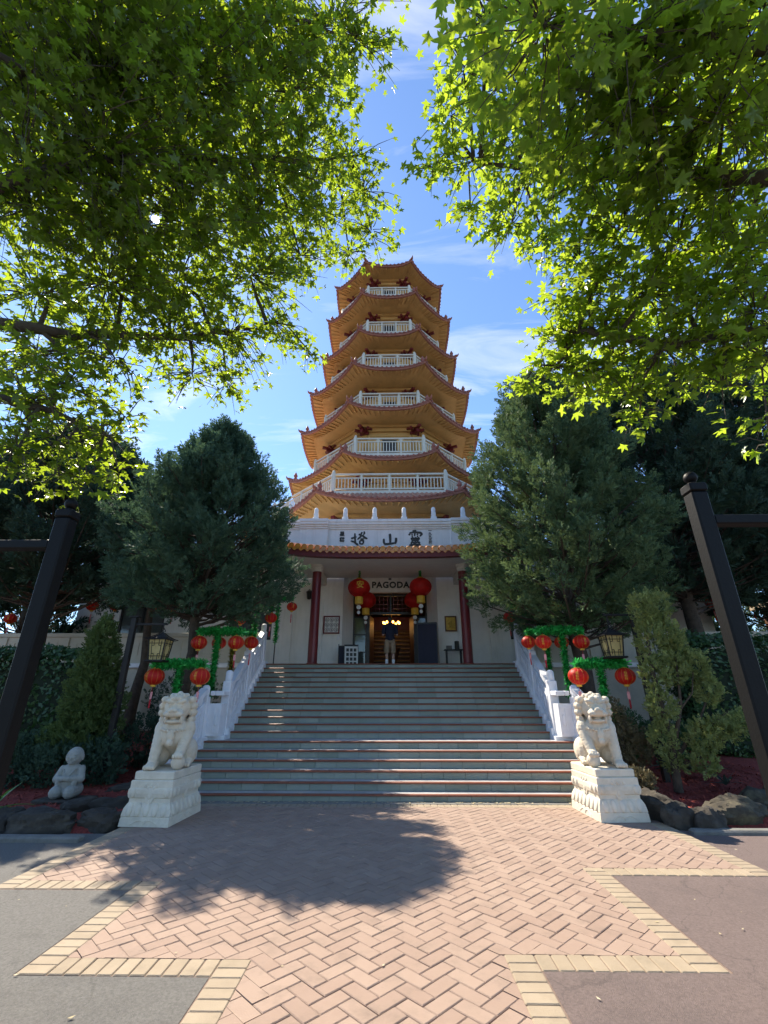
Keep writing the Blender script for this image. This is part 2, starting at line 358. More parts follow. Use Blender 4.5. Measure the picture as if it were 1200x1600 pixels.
for i in range(-80, 81):
    for j in range(-80, 81):
        k = (i-j) % 4
        if k == 0: r = (i*W_+g_, (i+2)*W_-g_, j*W_+g_, (j+1)*W_-g_); hz = 0
        elif k == 3: r = (i*W_+g_, (i+1)*W_-g_, j*W_+g_, (j+2)*W_-g_); hz = 1
        else: continue
        q = [((x-y)*c45, (x+y)*c45+5) for x, y in ((r[0], r[2]), (r[1], r[2]), (r[1], r[3]), (r[0], r[3]))]
        cx = sum(p[0] for p in q)/4; cy = sum(p[1] for p in q)/4
        if abs(cx) > 4.2 or cy < -2.2 or cy > 9.2: continue
        ins = [inside(*p) for p in q]
        if all(ins): whole.append((cx, cy, hz))
        else:
            for rc in RECTS:
                pc = clip(q, rc)
                if pc and area(pc) > .0008: cut.append(pc)
L2, W2 = W_-g_, W_/2-g_
bm_ = MB(); c = .006
V = []; zz = ((-.05, 0), (.0, 0), (c*.8, c))
for z, ins in zz: V += [(-L2+ins, -W2+ins, z), (L2-ins, -W2+ins, z), (L2-ins, W2-ins, z), (-L2+ins, W2-ins, z)]
BF = [(8, 9, 10, 11)]+[(4*k+i, 4*k+(i+1) % 4, 4*k+4+(i+1) % 4, 4*k+4+i) for k in (0, 1) for i in range(4)]
brick_me = arr_mesh('brick', V, BF, 'brick')
whole.sort(key=lambda b: (b[0]**2+b[1]**2))
vis = [b for b in whole if b[1] > 3.3 and abs(b[0]) < .82*(b[1]+.6)]
seen = set(vis[:300])
for (x, y, hz) in vis[:300]:
    o = ob('brick', brick_me, paving, (x, y, .024+random.uniform(-.0022, .0022)), R(45)+(math.pi/2 if hz else 0))
    o.rotation_euler[0] = random.gauss(0, .006); o.rotation_euler[1] = random.gauss(0, .006); o.rotation_euler[2] += random.gauss(0, .004)
BV = np.array(V); allV = []; allF = []; rr = []; nb = 0
for b in whole:
    if b in seen: continue
    a = R(45)+(math.pi/2 if b[2] else 0)+random.gauss(0, .004); ca, sa = math.cos(a), math.sin(a)
    P = np.c_[BV[:, 0]*ca-BV[:, 1]*sa+b[0], BV[:, 0]*sa+BV[:, 1]*ca+b[1], BV[:, 2]+.024+random.uniform(-.0022, .0022)+BV[:, 0]*random.gauss(0, .006)]
    allV += P.tolist(); allF += [tuple(nb+i for i in f) for f in BF]; rr += [random.random()]*len(BV); nb += len(BV)
for pc in cut:
    n = len(pc); z = .024+.0048+random.uniform(-.0022, .0022); allV += [(x, y, -.02) for x, y in pc]+[(x, y, z) for x, y in pc]
    allF += [tuple(range(nb+n, nb+2*n))]+[(nb+i, nb+(i+1) % n, nb+n+(i+1) % n, nb+n+i) for i in range(n)]; rr += [random.random()]*(2*n); nb += 2*n
ob('bricks_beyond', arr_mesh('bricks_beyond', allV, allF, 'brick', rr), paving, kind='stuff')
# pale border pavers, each one a piece
pw, pl = .114, .212
mbp = MB().cbox(-pw/2+.003, pw/2-.003, -pl/2+.003, pl/2-.003, -.04, .03, .006); pav_me = mbp.mesh('paver', 'paver')
def pav_run(x0, y0, x1, y1, across):   # a row of pavers from one point to the other; across = direction of the long side
    d = math.dist((x0, y0), (x1, y1)); n = max(1, round(d/pw)); a = math.atan2(y1-y0, x1-x0)
    for i in range(n):
        t = (i+.5)/n
        o = ob('paver', pav_me, paving, (x0+(x1-x0)*t, y0+(y1-y0)*t, random.uniform(-.002, .002)), a+random.gauss(0, .008)); o.scale[0] = d/n/pw
for sgn, xa, xb, xc, ya, yb in ((-1, .9, 2.2, 3.55, 4.07, 5.5), (1, .86, 2.1, 3.8, 4.17, 5.96)):
    h = pl/2
    pav_run(sgn*(xa+h), -1.9, sgn*(xa+h), ya, 0)
    pav_run(sgn*(xa+2*h), ya-h, sgn*xb, ya-h, 1)
    pav_run(sgn*(xb+h), ya-2*h, sgn*(xb+h), yb, 0)
    pav_run(sgn*(xb+2*h), yb-h, sgn*xc, yb-h, 1)
    pav_run(sgn*(xc+h), yb-2*h, sgn*(xc+h), 7.9 if sgn > 0 else 7.5, 0)
pav_run(-3.5, 8.965, 3.8, 8.965, 1)
MB().cbox(-4.0, 4.2, 9.075, 9.3, -.1, .035, .006).build('stair_base_slab', 'kerb', kind='structure')
# fallen leaves (too many and too small to count)
def litter(spots, n, name, label, size=.035, zoff=.034, m='dry_leaf'):
    V = []; F = []; rv = []; b = 0
    for i in range(n):
        x, y, sx, sy, z = random.choice(spots); px = random.gauss(x, sx); py = random.gauss(y, sy); a = random.random()*6.28; s = size*random.uniform(.4, 1.2)
        for (u, v, w) in ((-1, 0, .1), (0, -.45, 0), (1, 0, .25), (0, .45, .05)):
            V.append((px+s*(u*math.cos(a)-v*math.sin(a)), py+s*(u*math.sin(a)+v*math.cos(a)), z+zoff+w*s)); rv.append(i*.618 % 1)
        F.append((b, b+1, b+2, b+3)); b += 4
    return tag(ob(name, arr_mesh(name, V, F, m, rv)), label=label, kind='stuff')
litter([(1.9, 9.17, .6, .03, .005), (-1.5, 9.17, 1.2, .04, .005), (0, 9.15, 2, .04, .005)], 170, 'leaf_litter', 'dry leaves gathered along the foot of the stairs')
litter([(-2.8, 4.6, .6, .4, 0), (2.6, 4.7, .5, .4, 0), (0, 5.5, 1.6, 1.2, 0), (-4.3, 6.2, .9, .06, -.015), (3, 6.5, 1, 1, 0), (-1.7, 3.8, .5, .2, 0)], 50, 'scattered_leaves', 'single dry leaves scattered over bricks and asphalt', .019)

# ------------------------------------------------------------------ garden beds with mulch
def bed(name, pts, zf, m='mulch'):
    xs = sorted(p[0] for p in pts); x0, x1 = xs[0], xs[-1]; ys = sorted(p[1] for p in pts); y0, y1 = ys[0], ys[-1]
    V = []; F = []; nx, ny = 46, 46
    for j in range(ny+1):
        for i in range(nx+1):
            u = i/nx; v = j/ny
            # bilinear quad
            p = [pts[0][k]*(1-u)*(1-v)+pts[1][k]*u*(1-v)+pts[2][k]*u*v+pts[3][k]*(1-u)*v for k in (0, 1)]
            V.append((p[0], p[1], -.06 if j == 0 else zf(p[0], p[1])+.05*mnoise.noise(Vector((p[0]*1.4, p[1]*1.4, 3)))))
    for j in range(ny):
        for i in range(nx): F.append((j*(nx+1)+i, j*(nx+1)+i+1, (j+1)*(nx+1)+i+1, (j+1)*(nx+1)+i))
    return ob(name, arr_mesh(name, V, F, m, smooth=True), kind='structure')
def bed_z(x, y): return .1+max(0, y-8.4)*.1
bed('garden_bed', [(-16, 7.3), (-4.05, 7.3), (-4.05, 15.5), (-16, 15.5)], bed_z)
bed('garden_bed', [(4.15, 7.7), (16, 7.9), (16, 15.5), (4.15, 15.5)], bed_z)
V = []; F = []; rv = []; b = 0
for i in range(9000):
    sd = -1 if random.random() < .45 else 1
    x = sd*random.uniform(4.15, 7.6); y = random.uniform(7.45 if sd < 0 else 7.8, 12); z = bed_z(x, y)+.05*mnoise.noise(Vector((x*1.4, y*1.4, 3)))+.012; a = random.random()*6.28; s = random.uniform(.015, .04); t = random.uniform(-.5, .7)
    for u, v in ((-1, -.3), (1, -.3), (1, .3), (-1, .3)): V.append((x+s*(u*math.cos(a)-v*math.sin(a)), y+s*(u*math.sin(a)+v*math.cos(a)), z+u*s*t+.004)); rv.append(i*.618 % 1)
    F.append((b, b+1, b+2, b+3)); b += 4
tag(ob('mulch_chips', arr_mesh('mulch_chips', V, F, 'chip', rv)), label='red bark chips strewn over the garden beds', kind='stuff')
MB().cbox(-16, -3.95, 6.86, 7.02, -.1, .06, .02).build('kerb', 'kerb', kind='structure')
MB().cbox(4.15, 16, 7.36, 7.52, -.1, .055, .02).build('kerb', 'kerb', kind='structure')
def rock(loc, s, label, m='rock', seed=0, rz=0):
    mb = MB().ell((0, 0, 0), 1, 30, 20); V = []
    for v in mb.v:
        p = Vector(v); q = Vector((math.copysign(abs(p.x)**.72, p.x), math.copysign(abs(p.y)**.72, p.y), math.copysign(abs(p.z)**.7, p.z)))
        d = 1+.3*mnoise.noise(q*1.1+Vector((seed*3.1, 0, 0)))+.2*abs(mnoise.noise(q*2.3+Vector((0, seed, 0))))+.1*mnoise.noise(q*5+Vector((seed, 0, 0)))-.08*round(2.2*mnoise.noise(q*1.6+Vector((0, 0, seed))))
        V.append((q.x*d*s[0], q.y*d*s[1], q.z*d*s[2]))
    me = autosmooth(arr_mesh('rock', V, mb.f, m), 28)
    return ob('garden_rock', me, None, loc, rz, label=label, category='rock', group='boulders edging the garden beds')
rock((-5.5, 7.47, 0.04), (0.32, 0.25, 0.20), 'dark boulder beside the strappy green plant at left', seed=1)
rock((-4.8, 7.42, 0.04), (0.40, 0.27, 0.20), 'widest dark boulder in front of the kneeling monk statue', seed=2, rz=.2)
rock((-4.1, 7.62, 0.05), (0.26, 0.24, 0.16), 'low rounded boulder between the wide boulder and left lion pedestal', seed=3, rz=-.3)
rock((-4.25, 8.5, 0.07), (0.46, 0.20, 0.17), 'long dark boulder right behind the left lion pedestal', seed=4, rz=.45)
rock((-4.85, 8.3, 0.11), (0.15, 0.27, 0.12), 'smooth grey leaning stone beside the kneeling monk statue', seed=5, rz=-.7)
rock((-4.7, 9.4, 0.14), (0.35, 0.18, 0.12), 'flat dark stone at the foot of the left lamp post', seed=6, rz=.2)
rock((4.12, 8.35, 0.07), (0.24, 0.42, 0.25), 'dark upright stone against the right lion pedestal', seed=7, rz=.35)
rock((4.2, 7.78, 0.05), (0.2, 0.18, 0.21), 'small upright stone at the corner of the right garden bed', seed=8)
rock((4.55, 7.72, 0.05), (0.24, 0.2, 0.20), 'brown stone beside the small corner stone, right bed', seed=9, rz=.4)
rock((5.15, 8.05, 0.06), (0.42, 0.27, 0.23), 'large mossy boulder with sunlit top in the right bed', 'rock_moss', seed=10, rz=.25)
rock((6.1, 8.7, 0.11), (0.34, 0.26, 0.20), 'mossy stone behind the large mossy boulder, near right gate post', 'rock_moss', seed=11, rz=-.3)
rock((6.7, 9, 0.14), (0.3, 0.24, 0.18), 'rightmost mossy stone next to the right gate post', 'rock_moss', seed=12, rz=.1)
rock((4.3, 9.15, 0.13), (0.42, 0.14, 0.08), 'flat pale stone lying on the red mulch behind right lion', 'rock_moss', seed=13, rz=.1)

# ------------------------------------------------------------------ staircase
RISE = .1445
FRONT = [9.27+.295*k for k in range(6)]+[11.45+.3125*k for k in range(13)]
def half_w(k): return 3.96 if k < 6 else 3.64+(3.98-3.64)*(k-6)/12
stair = empty('staircase', (0, 9.27, 0), kind='structure')
def lw(o): o.matrix_parent_inverse = Matrix.Translation((0, -9.27, 0)); return o
core = MB(); tile_meshes = {}
for k in range(19):
    y0 = FRONT[k]; y1 = FRONT[k+1] if k < 18 else 15.6; w = half_w(k); z = (k+1)*RISE
    core.box(-w, w, y0+.02, 15.7, k*RISE-.02 if k else -.1, z-.03)
    # tread slab and red nosing tile strip
    lw(MB().cbox(-w, w, y0+.05, y1+.045, z-.03, z, .003).build('tread', 'tread', stair))
    lw(MB().extr([(y0+.047, z+.002), (y0-.008, z+.002), (y0-.022, z-.003), (y0-.031, z-.011), (y0-.034, z-.02), (y0-.031, z-.028), (y0+.047, z-.03)], -w, w).build('nosing', 'nosing', stair))
    n = 19 if k < 6 else 15
    tw = 2*w/n; key = (round(tw, 3))
    if key not in tile_meshes: tile_meshes[key] = MB().cbox(-tw/2+.0022, tw/2-.0022, -.02, .02, .004, RISE-.034, .002).mesh('riser_tile', 'slate')
    off = (tw/2 if k % 2 else 0)
    for i in range(n):
        o = lw(ob('riser_tile', tile_meshes[key], stair, (-w+(i+.5)*tw, y0+.018+random.uniform(-.0015, .0015), k*RISE)))
lw(core.build('stair_core', 'slate_core', stair))

# ------------------------------------------------------------------ terrace in front of the building
PZ = 19*RISE
MB().box(-18, 18, 15.6, 45, -.5, PZ-.004).build('terrace', 'kerb', kind='structure')
for sd in (-1, 1):
    nm = 'left' if sd < 0 else 'right'
    t = empty('terrace_wall', (sd*9, 15.5, 0), label='cream retaining wall with panelled parapet on the %s of the stairs' % nm, category='wall')
    def tw_(mb, name, m, **k): o = mb.build(name, m, t, **k); o.matrix_parent_inverse = Matrix.Translation((-sd*9, -15.5, 0)); return o
    a, b = (4.35, 18)
    X = lambda p, q: (min(sd*p, sd*q), max(sd*p, sd*q))
    tw_(MB().box(*X(a, b), 15.4, 15.58, -.3, PZ-.12), 'wall', 'wall_cream')
    tw_(MB().cbox(*X(a, b), 15.28, 15.58, PZ-.118, PZ+.03, .02), 'ledge', 'trim_white')
    tw_(MB().box(*X(a, b), 15.42, 15.52, PZ+.032, PZ+.86), 'parapet', 'wall_cream')
    tw_(MB().cbox(*X(a, b), 15.37, 15.57, PZ+.862, PZ+1.0, .02), 'top_rail', 'wall_cream')
    for i in range(7):
        x = a+.15+i*2.1
        if x+.1 > b: break
        tw_(MB().cbox(*X(x-.09, x+.09), 15.375, 15.565, PZ+.034, PZ+.858, .01), 'post', 'wall_cream')
        if x+2 < b:
            f = MB(); p, q = X(x+.3, x+1.8)
            for (u0, u1, v0, v1) in ((p, q, .2, .26), (p, q, .68, .74), (p, p+.06, .262, .678), (q-.06, q, .262, .678)): f.box(u0, u1, 15.4, 15.419, PZ+v0, PZ+v1)
            split_build(f, lambda q: tw_(q, 'panel_moulding', 'wall_cream'))

# ------------------------------------------------------------------ stair balustrades
def slope_prism(mb, xa, xb, ya, za, yb, zb, lo, hi):
    # vertical parallelogram slab between two points of a slope, x from xa(t) to xb(t)
    (x0, x1), (x2, x3) = xa, xb
    V = [(x0, ya, za+lo), (x1, ya, za+lo), (x3, yb, zb+lo), (x2, yb, zb+lo), (x0, ya, za+hi), (x1, ya, za+hi), (x3, yb, zb+hi), (x2, yb, zb+hi)]
    mb.add(V, [(0, 3, 2, 1), (4, 5, 6, 7), (0, 1, 5, 4), (1, 2, 6, 5), (2, 3, 7, 6), (3, 0, 4, 7)]); return mb
def zline(y): return (7*RISE)+(y-11.45)/.3125*RISE if y > 11.2 else (RISE+(y-9.27)/.295*RISE)
for sd in (-1, 1):
    nm = 'left' if sd < 0 else 'right'
    t = empty('stair_balustrade', (sd*3.9, 9.3, 0), label='carved white stone balustrade climbing the %s side of the stairs' % nm, category='balustrade')
    def bw(mb, name, m='white_stone', par=None, **k):
        o = mb.build(name, m, par or t, **k)
        if par is None: o.matrix_parent_inverse = Matrix.Translation((-sd*3.9, -9.3, 0))
        return o
    def XX(p, q): return (min(sd*p, sd*q), max(sd*p, sd*q))
    inner = lambda y: 3.64+(3.98-3.64)*(y-11.45)/3.75
    # stepped stringer (white) hugging the risers
    st = MB()
    for k in range(6, 19):
        y0 = FRONT[k]-.16; y1 = FRONT[k+1]-.16 if k < 18 else 15.45; w = half_w(k)+.003
        st.box(*XX(w, w+.34), y0, y1, (k-3)*RISE if k > 8 else .5, (k+1)*RISE+.075)
    bw(st, 'stringer')
    st = MB()
    for k in range(0, 6):
        y0 = FRONT[k]-.16; y1 = (FRONT[k+1]-.16) if k < 5 else 11.27
        st.box(*XX(3.963, 4.33), y0, y1, -.05, (k+1)*RISE+.075)
    bw(st, 'stringer')
    bw(MB().box(*XX(3.62, 3.96), 10.98, 11.285, 6*RISE+.001, 6*RISE+.08), 'landing_plinth')
    def newel(x, y, z0, z1, wd=.19):
        m_ = MB().cbox(x-wd/2, x+wd/2, y-wd/2, y+wd/2, z0, z1-.24, .012)
        m_.cbox(x-wd*.36, x+wd*.36, y-wd*.36, y+wd*.36, z1-.243, z1-.2, .01)
        m_.lathe([(wd*.44, z1-.2), (wd*.44, z1-.06), (wd*.38, z1-.025), (wd*.2, z1)], 14, (x, y, 0))
        o = bw(m_, 'newel_post'); autosmooth(o.data, 35)
        # recessed line frame on the front
        return o
    def panel(ya, yb, xa, xb, zf=zline, wd=.12):
        za, zb = zf(ya), zf(yb)
        A = XX(xa, xa+wd); B = XX(xb, xb+wd)
        p = bw(slope_prism(MB(), A, B, ya, za, yb, zb, .12, .78), 'carved_panel')
        # raised border on the face towards the steps and a small relief in the middle
        f = MB(); e = .018; xi, xj = (xa-e, xb-e)
        def strip(y0_, y1_, l0, l1):
            tt = lambda y: (y-ya)/(yb-ya)
            a_ = xi+(xj-xi)*tt(y0_); b_ = xi+(xj-xi)*tt(y1_)
            slope_prism(f, XX(a_, a_+e-.001), XX(b_, b_+e-.001), y0_, zf(y0_), y1_, zf(y1_), l0, l1)
        m0, m1 = ya+.16, yb-.16
        strip(m0, m1, .17, .22); strip(m0, m1, .66, .71); strip(m0, m0+.06, .22, .66); strip(m1-.06, m1, .22, .66)
        ym = (ya+yb)/2
        for q in (-.3, 0, .3): strip(ym+q-.05, ym+q+.05, .34+.05*(q == 0), .55)
        split_build(f, lambda q: bw(q, 'panel_relief'))
        bw(slope_prism(MB(), XX(xa-.02, xa+wd+.02), XX(xb-.02, xb+wd+.02), ya, za, yb, zb, .95, 1.07), 'handrail')
        s = MB()
        for q in (.12, .5, .88):
            y = ya+(yb-ya)*q; x = xa+(xb-xa)*q+wd/2; z = zf(y)
            s.ell((sd*x, y, z+.86), (.05, .11, .1), 10, 8)
        split_build(s, lambda q: bw(q, 'rail_scroll', smooth=True))
    ys = [11.32, 13.15, 15.12]
    for i, y in enumerate(ys):
        x = inner(y)+.16; newel(sd*x, y, zline(y)-.05, zline(y)+1.38-.1*(i == 2))
    for a, b in ((0, 1), (1, 2)): panel(ys[a]+.096, ys[b]-.096, inner(ys[a])+.1, inner(ys[b])+.1)
    # landing return panel that faces the plaza
    newel(sd*4.1, 10.82, 6*RISE-.02, 6*RISE+1.12)
    r = bw(MB().box(*XX(3.9, 4.005), 10.86, 10.96, 6*RISE+.08, 6*RISE+.74), 'return_panel')
    bw(MB().cbox(*XX(3.895, 4.005), 10.84, 10.98, 6*RISE+.9, 6*RISE+1.0, .015), 'handrail')
    bw(MB().box(*XX(3.72, 3.9), 10.86, 11.22, 6*RISE+.08, 6*RISE+.74), 'return_panel')
    f = MB()
    for (u0, u1, v0, v1) in ((3.74, 3.88, .14, .17), (3.74, 3.88, .64, .67), (3.74, 3.77, .172, .638), (3.85, 3.88, .172, .638)): f.box(*XX(u0, u1), 10.845, 10.859, 6*RISE+v0, 6*RISE+v1)
    f.ell((sd*3.81, 10.855, 6*RISE+.4), (.045, .02, .12), 10, 8)
    split_build(f, lambda q: bw(q, 'panel_relief'))
    bw(MB().cbox(*XX(3.7, 3.893), 10.84, 11.22, 6*RISE+.9, 6*RISE+1.0, .015), 'handrail')
    panel(9.45, 10.72, 4.04, 4.04)
    # drum stone closing the lower end
    d = MB()
    for i in range(16):
        pass
    d.ell((sd*4.1, 9.36, RISE+.38), (.07, .2, .32), 14, 12); d.cbox(*XX(4.03, 4.17), 9.2, 9.46, .1, RISE+.3, .02)
    bw(d, 'drum_stone', smooth=False)
# ------------------------------------------------------------------ pagoda tower
TC = Vector((0, 26.5, 0)); K8 = math.tan(math.pi/8)
tower = empty('pagoda_tower', TC, label='tall octagonal ochre pagoda tower with tiered red tiled roofs and balconies', category='pagoda')
#   eave radius, eave z at mid side, corner lift, roof top radius, roof top z, wall radius below
TIERS = [(3.95, 29.75, .5, .3, 32.6, 2.45), (4.38, 26.35, .45, 3.3, 27.35, 2.55), (4.62, 22.88, .5, 3.35, 24.0, 2.9), (5.22, 19.72, .5, 3.8, 20.85, 2.95), (5.58, 16.66, .5, 4.1, 17.65, 3.55), (6.03, 13.25, .5, 4.55, 14.2, 3.65), (8.15, 9.98, .45, 6.6, 10.95, 5.9)]
RAILS = [(3.4, 27.4, 28.36), (3.42, 24.05, 25.2), (3.86, 20.9, 22.02), (4.15, 17.7, 18.83), (4.6, 14.26, 15.42), (6.64, 11.02, 12.12)]
def lift(t, s, L): return L*(1-s)**2*abs(t)**2.6
for ti, (Re, ze, L, Rt, zt, Rw) in enumerate(TIERS):
    nrow = max(8, int(2*K8*Re/.27)); nx = nrow*4; ns = 7
    V = []; F = []
    for j in range(ns):
        s = j/(ns-1); rad = Re+(Rt-Re)*s; hw = K8*rad; zz = ze+(zt-ze)*(s**1.25)
        for i in range(nx+1):
            t = -1+2*i/nx; ph = (i % 4); bump = (.0, .045, .07, .045)[ph]
            V.append((t*hw, -rad, zz+lift(t, s, L)+bump))
    for j in range(ns-1):
        for i in range(nx): F.append((j*(nx+1)+i, j*(nx+1)+i+1, (j+1)*(nx+1)+i+1, (j+1)*(nx+1)+i))
    tile_me = arr_mesh('roof_slope', V, F, 'roof_tile', smooth=False)
    # tile ends + fascia band under the eave
    fa = MB(); m = 24
    for i in range(m):
        t0, t1 = -1+2*i/m, -1+2*(i+1)/m
        P = []
        for t in (t0, t1):
            z = ze+lift(t, 0, L)
            P.append([(t*K8*(Re-.03), -(Re-.03), z+.02), (t*K8*(Re-.03), -(Re-.03), z-.14), (t*K8*(Re-.16), -(Re-.16), z-.14), (t*K8*(Re-.16), -(Re-.16), z+.02)])
        fa.add(P[0]+P[1], [(0, 1, 5, 4), (1, 2, 6, 5), (2, 3, 7, 6)])
    fas_me = fa.mesh('fascia', 'fascia_red')
    en = MB()
    for i in range(nrow):
        t = -1+(2*i+1)/nrow; z = ze+lift(t, 0, L)+.02
        en.lathe([(.062, 0), (.062, .05)], 8) if False else None
        M = Matrix.Translation((t*K8*Re, -Re-.012, z)) @ Matrix.Rotation(math.pi/2, 4, 'X')
        en.add([M @ Vector((.065*math.cos(a), .065*math.sin(a), zz_)) for zz_ in (-.04, .012) for a in [k*math.pi/4 for k in range(8)]], [tuple(range(8, 16))]+[(k, (k+1) % 8, 8+(k+1) % 8, 8+k) for k in range(8)])
        if i < nrow-1:   # drip tiles hanging between the barrel ends
            tm = -1+(2*i+2)/nrow; xm = tm*K8*Re; zm = ze+lift(tm, 0, L)
            en.add([(xm-.07, -Re-.01, zm+.03), (xm+.07, -Re-.01, zm+.03), (xm+.05, -Re-.012, zm-.05), (xm, -Re-.012, zm-.085), (xm-.05, -Re-.012, zm-.05)], [(0, 4, 3, 2, 1)])
    end_me = en.mesh('tile_ends', 'ridge')
    # soffit with rafters
    so_ = MB(); m = 10
    for i in range(m):
        t0, t1 = -1+2*i/m, -1+2*(i+1)/m; P = []
        for t in (t0, t1):
            P.append([(t*K8*(Re-.16), -(Re-.16), ze-.12+lift(t, 0, L)), (t*K8*(Re-.9), -(Re-.9), ze-.02+lift(t, .3, L)), (t*K8*Rw, -Rw, ze+.02)])
        so_.add(P[0]+P[1], [(0, 1, 4, 3), (1, 2, 5, 4)])
    nr = max(8, int(2*K8*Re/.3))
    for i in range(nr):
        t = -1+(2*i+1)/nr; x0 = t*K8*(Re-.17); x1 = t*K8*(Re-.75); z0 = ze-.13+lift(t, 0, L); z1 = ze-.05+lift(t, .25, L)
        V = [(x0-.03, -(Re-.17), z0-.07), (x0+.03, -(Re-.17), z0-.07), (x1+.03, -(Re-.75), z1-.05), (x1-.03, -(Re-.75), z1-.05), (x0-.03, -(Re-.17), z0+.02), (x0+.03, -(Re-.17), z0+.02), (x1+.03, -(Re-.75), z1+.02), (x1-.03, -(Re-.75), z1+.02)]
        so_.add(V, [(0, 3, 2, 1), (0, 1, 5, 4), (1, 2, 6, 5), (2, 3, 7, 6), (3, 0, 4, 7)])
    # a moulded step where soffit meets the wall
    for i in range(1):
        for rad, z0, z1 in ((Rw+.35, ze-.16, ze+.005), (Rw+.18, ze-.36, ze-.16)):
            so_.add([(-K8*rad, -rad, z0), (K8*rad, -rad, z0), (K8*rad, -rad, z1), (-K8*rad, -rad, z1), (-K8*Rw, -Rw, z0), (K8*Rw, -Rw, z0)], [(0, 1, 2, 3), (0, 4, 5, 1)])
    sof_me = so_.mesh('soffit', 'ochre')
    # wall panel of this storey
    zb = TIERS[ti+1][4]-.25 if ti < 6 else 7.5
    wl = MB(); hw = K8*Rw
    wl.add([(-hw, -Rw, zb), (hw, -Rw, zb), (hw, -Rw, ze+.1), (-hw, -Rw, ze+.1)], [(0, 1, 2, 3)])
    wall_me = wl.mesh('wall', 'ochre')
    tr_me = MB().box(-hw+.32, hw-.32, -Rw-.03, -Rw-.001, ze-.75, ze-.62).mesh('wall_band', 'ochre_dark')
    dw = .42; dh = (zb+.3, min(zb+2.35, ze-.8))
    do_me = MB().box(-dw, dw, -Rw-.02, -Rw-.002, dh[0], dh[1]).mesh('door', 'black_frame')
    # corner column + red bracket set + hip ridge with upturned horn
    cR = Rw/math.cos(math.pi/8)
    col_me = MB().cbox(-.16, .16, -cR-.06, -cR+.2, zb, ze-.55, .02).mesh('corner_column', 'ochre_dark')
    br = MB()
    br.cbox(-.1, .1, -cR-.75, -cR+.1, ze-.34, ze-.2, .01).cbox(-.09, .09, -cR-.5, -cR+.1, ze-.56, ze-.36, .01).cbox(-.5, .5, -cR-.12, -cR+.02, ze-.3, ze-.18, .01).cbox(-.28, .28, -cR-.13, -cR+.03, ze-.54, ze-.38, .01)
    for sx in (-1, 1):
        M = Matrix.Translation((0, -cR, 0)) @ Matrix.Rotation(sx*R(45), 4, 'Z')
        br.cbox(-.07, .07, -.62, 0, ze-.42, ze-.26, .01, M)
    br_me = br.mesh('bracket', 'maroon')
    cE = Re/math.cos(math.pi/8); cT = Rt/math.cos(math.pi/8)
    path = []; rad = []
    for j in range(9):
        s = j/8; path.append((0, -(cE+(cT-cE)*s), ze+(zt-ze)*s**1.25+lift(1, s, L)+.07)); rad.append(.1)
    tip = Vector(path[0]); pre = [tuple(tip+Vector((0, -.15, .16))), tuple(tip+Vector((0, -.13, .08))), tuple(tip+Vector((0, -.08, .02)))]
    hip_me = autosmooth(MB().tube(pre+path, [.015, .04, .065]+rad, 7).mesh('hip_ridge', 'ridge'), 50)
    fz = MB().lathe([(.1, 0), (.12, .08), (.07, .16), (.13, .26), (.09, .36), (.03, .5)], 8, (path[2][0], path[2][1], path[2][2]+.05)); fin_me = autosmooth(fz.mesh('finial', 'ridge'), 50)
    for q in range(8):
        a = q*math.pi/4; ca = a+math.pi/8
        for n_, me in (('roof_slope', tile_me), ('fascia', fas_me), ('tile_ends', end_me), ('soffit', sof_me), ('wall', wall_me)):
            o = ob(n_, me, tower, (0, 0, 0), a)
            if n_ == 'roof_slope': sl_ = o
            if n_ == 'wall': wl_ = o
        if ti < 6:
            ob('wall_band', tr_me, wl_)
            if q % 2 == 0: ob('door', do_me, wl_)
        ob('corner_column', col_me, tower, (0, 0, 0), ca); ob('bracket', br_me, tower, (0, 0, 0), ca)
        h = ob('hip_ridge', hip_me, tower, (0, 0, 0), ca); ob('finial', fin_me, h)
for ri, (Rr, z0, z1) in enumerate(RAILS):
    hw = K8*Rr; H = z1-z0; top = z1-.14
    sb = MB().box(-hw-.03, hw+.03, -Rr-.1, -Rr+.55, z0-.16, z0); slab_me = sb.mesh('balcony_slab', 'rail_cream')
    rl = MB().cbox(-hw, hw, -Rr-.055, -Rr+.055, top-.09, top, .012).box(-hw, hw, -Rr-.03, -Rr+.03, z0+.1, z0+.17).box(-hw, hw, -Rr-.03, -Rr+.03, top-.27, top-.21)
    n = max(8, int(2*hw/.16))
    for i in range(n):
        x = -hw+2*hw*(i+.5)/n; rl.box(x-.024, x+.024, -Rr-.024, -Rr+.024, z0+.17, top-.27)
    nm_ = 3 if Rr < 6 else 4
    for i in range(1, nm_):
        x = -hw+2*hw*i/nm_; rl.box(x-.05, x+.05, -Rr-.04, -Rr+.04, z0, top-.09); rl.add([(x-.17, -Rr, top-.09), (x+.17, -Rr, top-.09), (x+.05, -Rr, top-.2), (x-.05, -Rr, top-.2)], [(0, 1, 2, 3), (3, 2, 1, 0)])
    rail_me = rl.mesh('balcony_railing', 'rail_cream'); cr = Rr/math.cos(math.pi/8)
    po = MB().cbox(-.085, .085, -cr-.085, -cr+.085, z0-.02, z1-.1, .012).lathe([(.075, 0), (.08, .08), (.05, .14), (.02, .16)], 10, (0, -cr, z1-.1)); post_me = po.mesh('post', 'rail_cream')
    for q in range(8):
        a = q*math.pi/4; ob('balcony_slab', slab_me, tower, (0, 0, 0), a); r_ = ob('balcony_railing', rail_me, tower, (0, 0, 0), a)
        p_ = ob('post', post_me, r_); p_.rotation_euler = (0, 0, math.pi/8)
sp = MB().lathe([(.5, 32.4), (.35, 32.8), (.5, 33.1), (.2, 33.4), (.3, 33.7), (.08, 34.0), (.02, 34.4)], 12).build('spire', 'gold', tower, smooth=True)

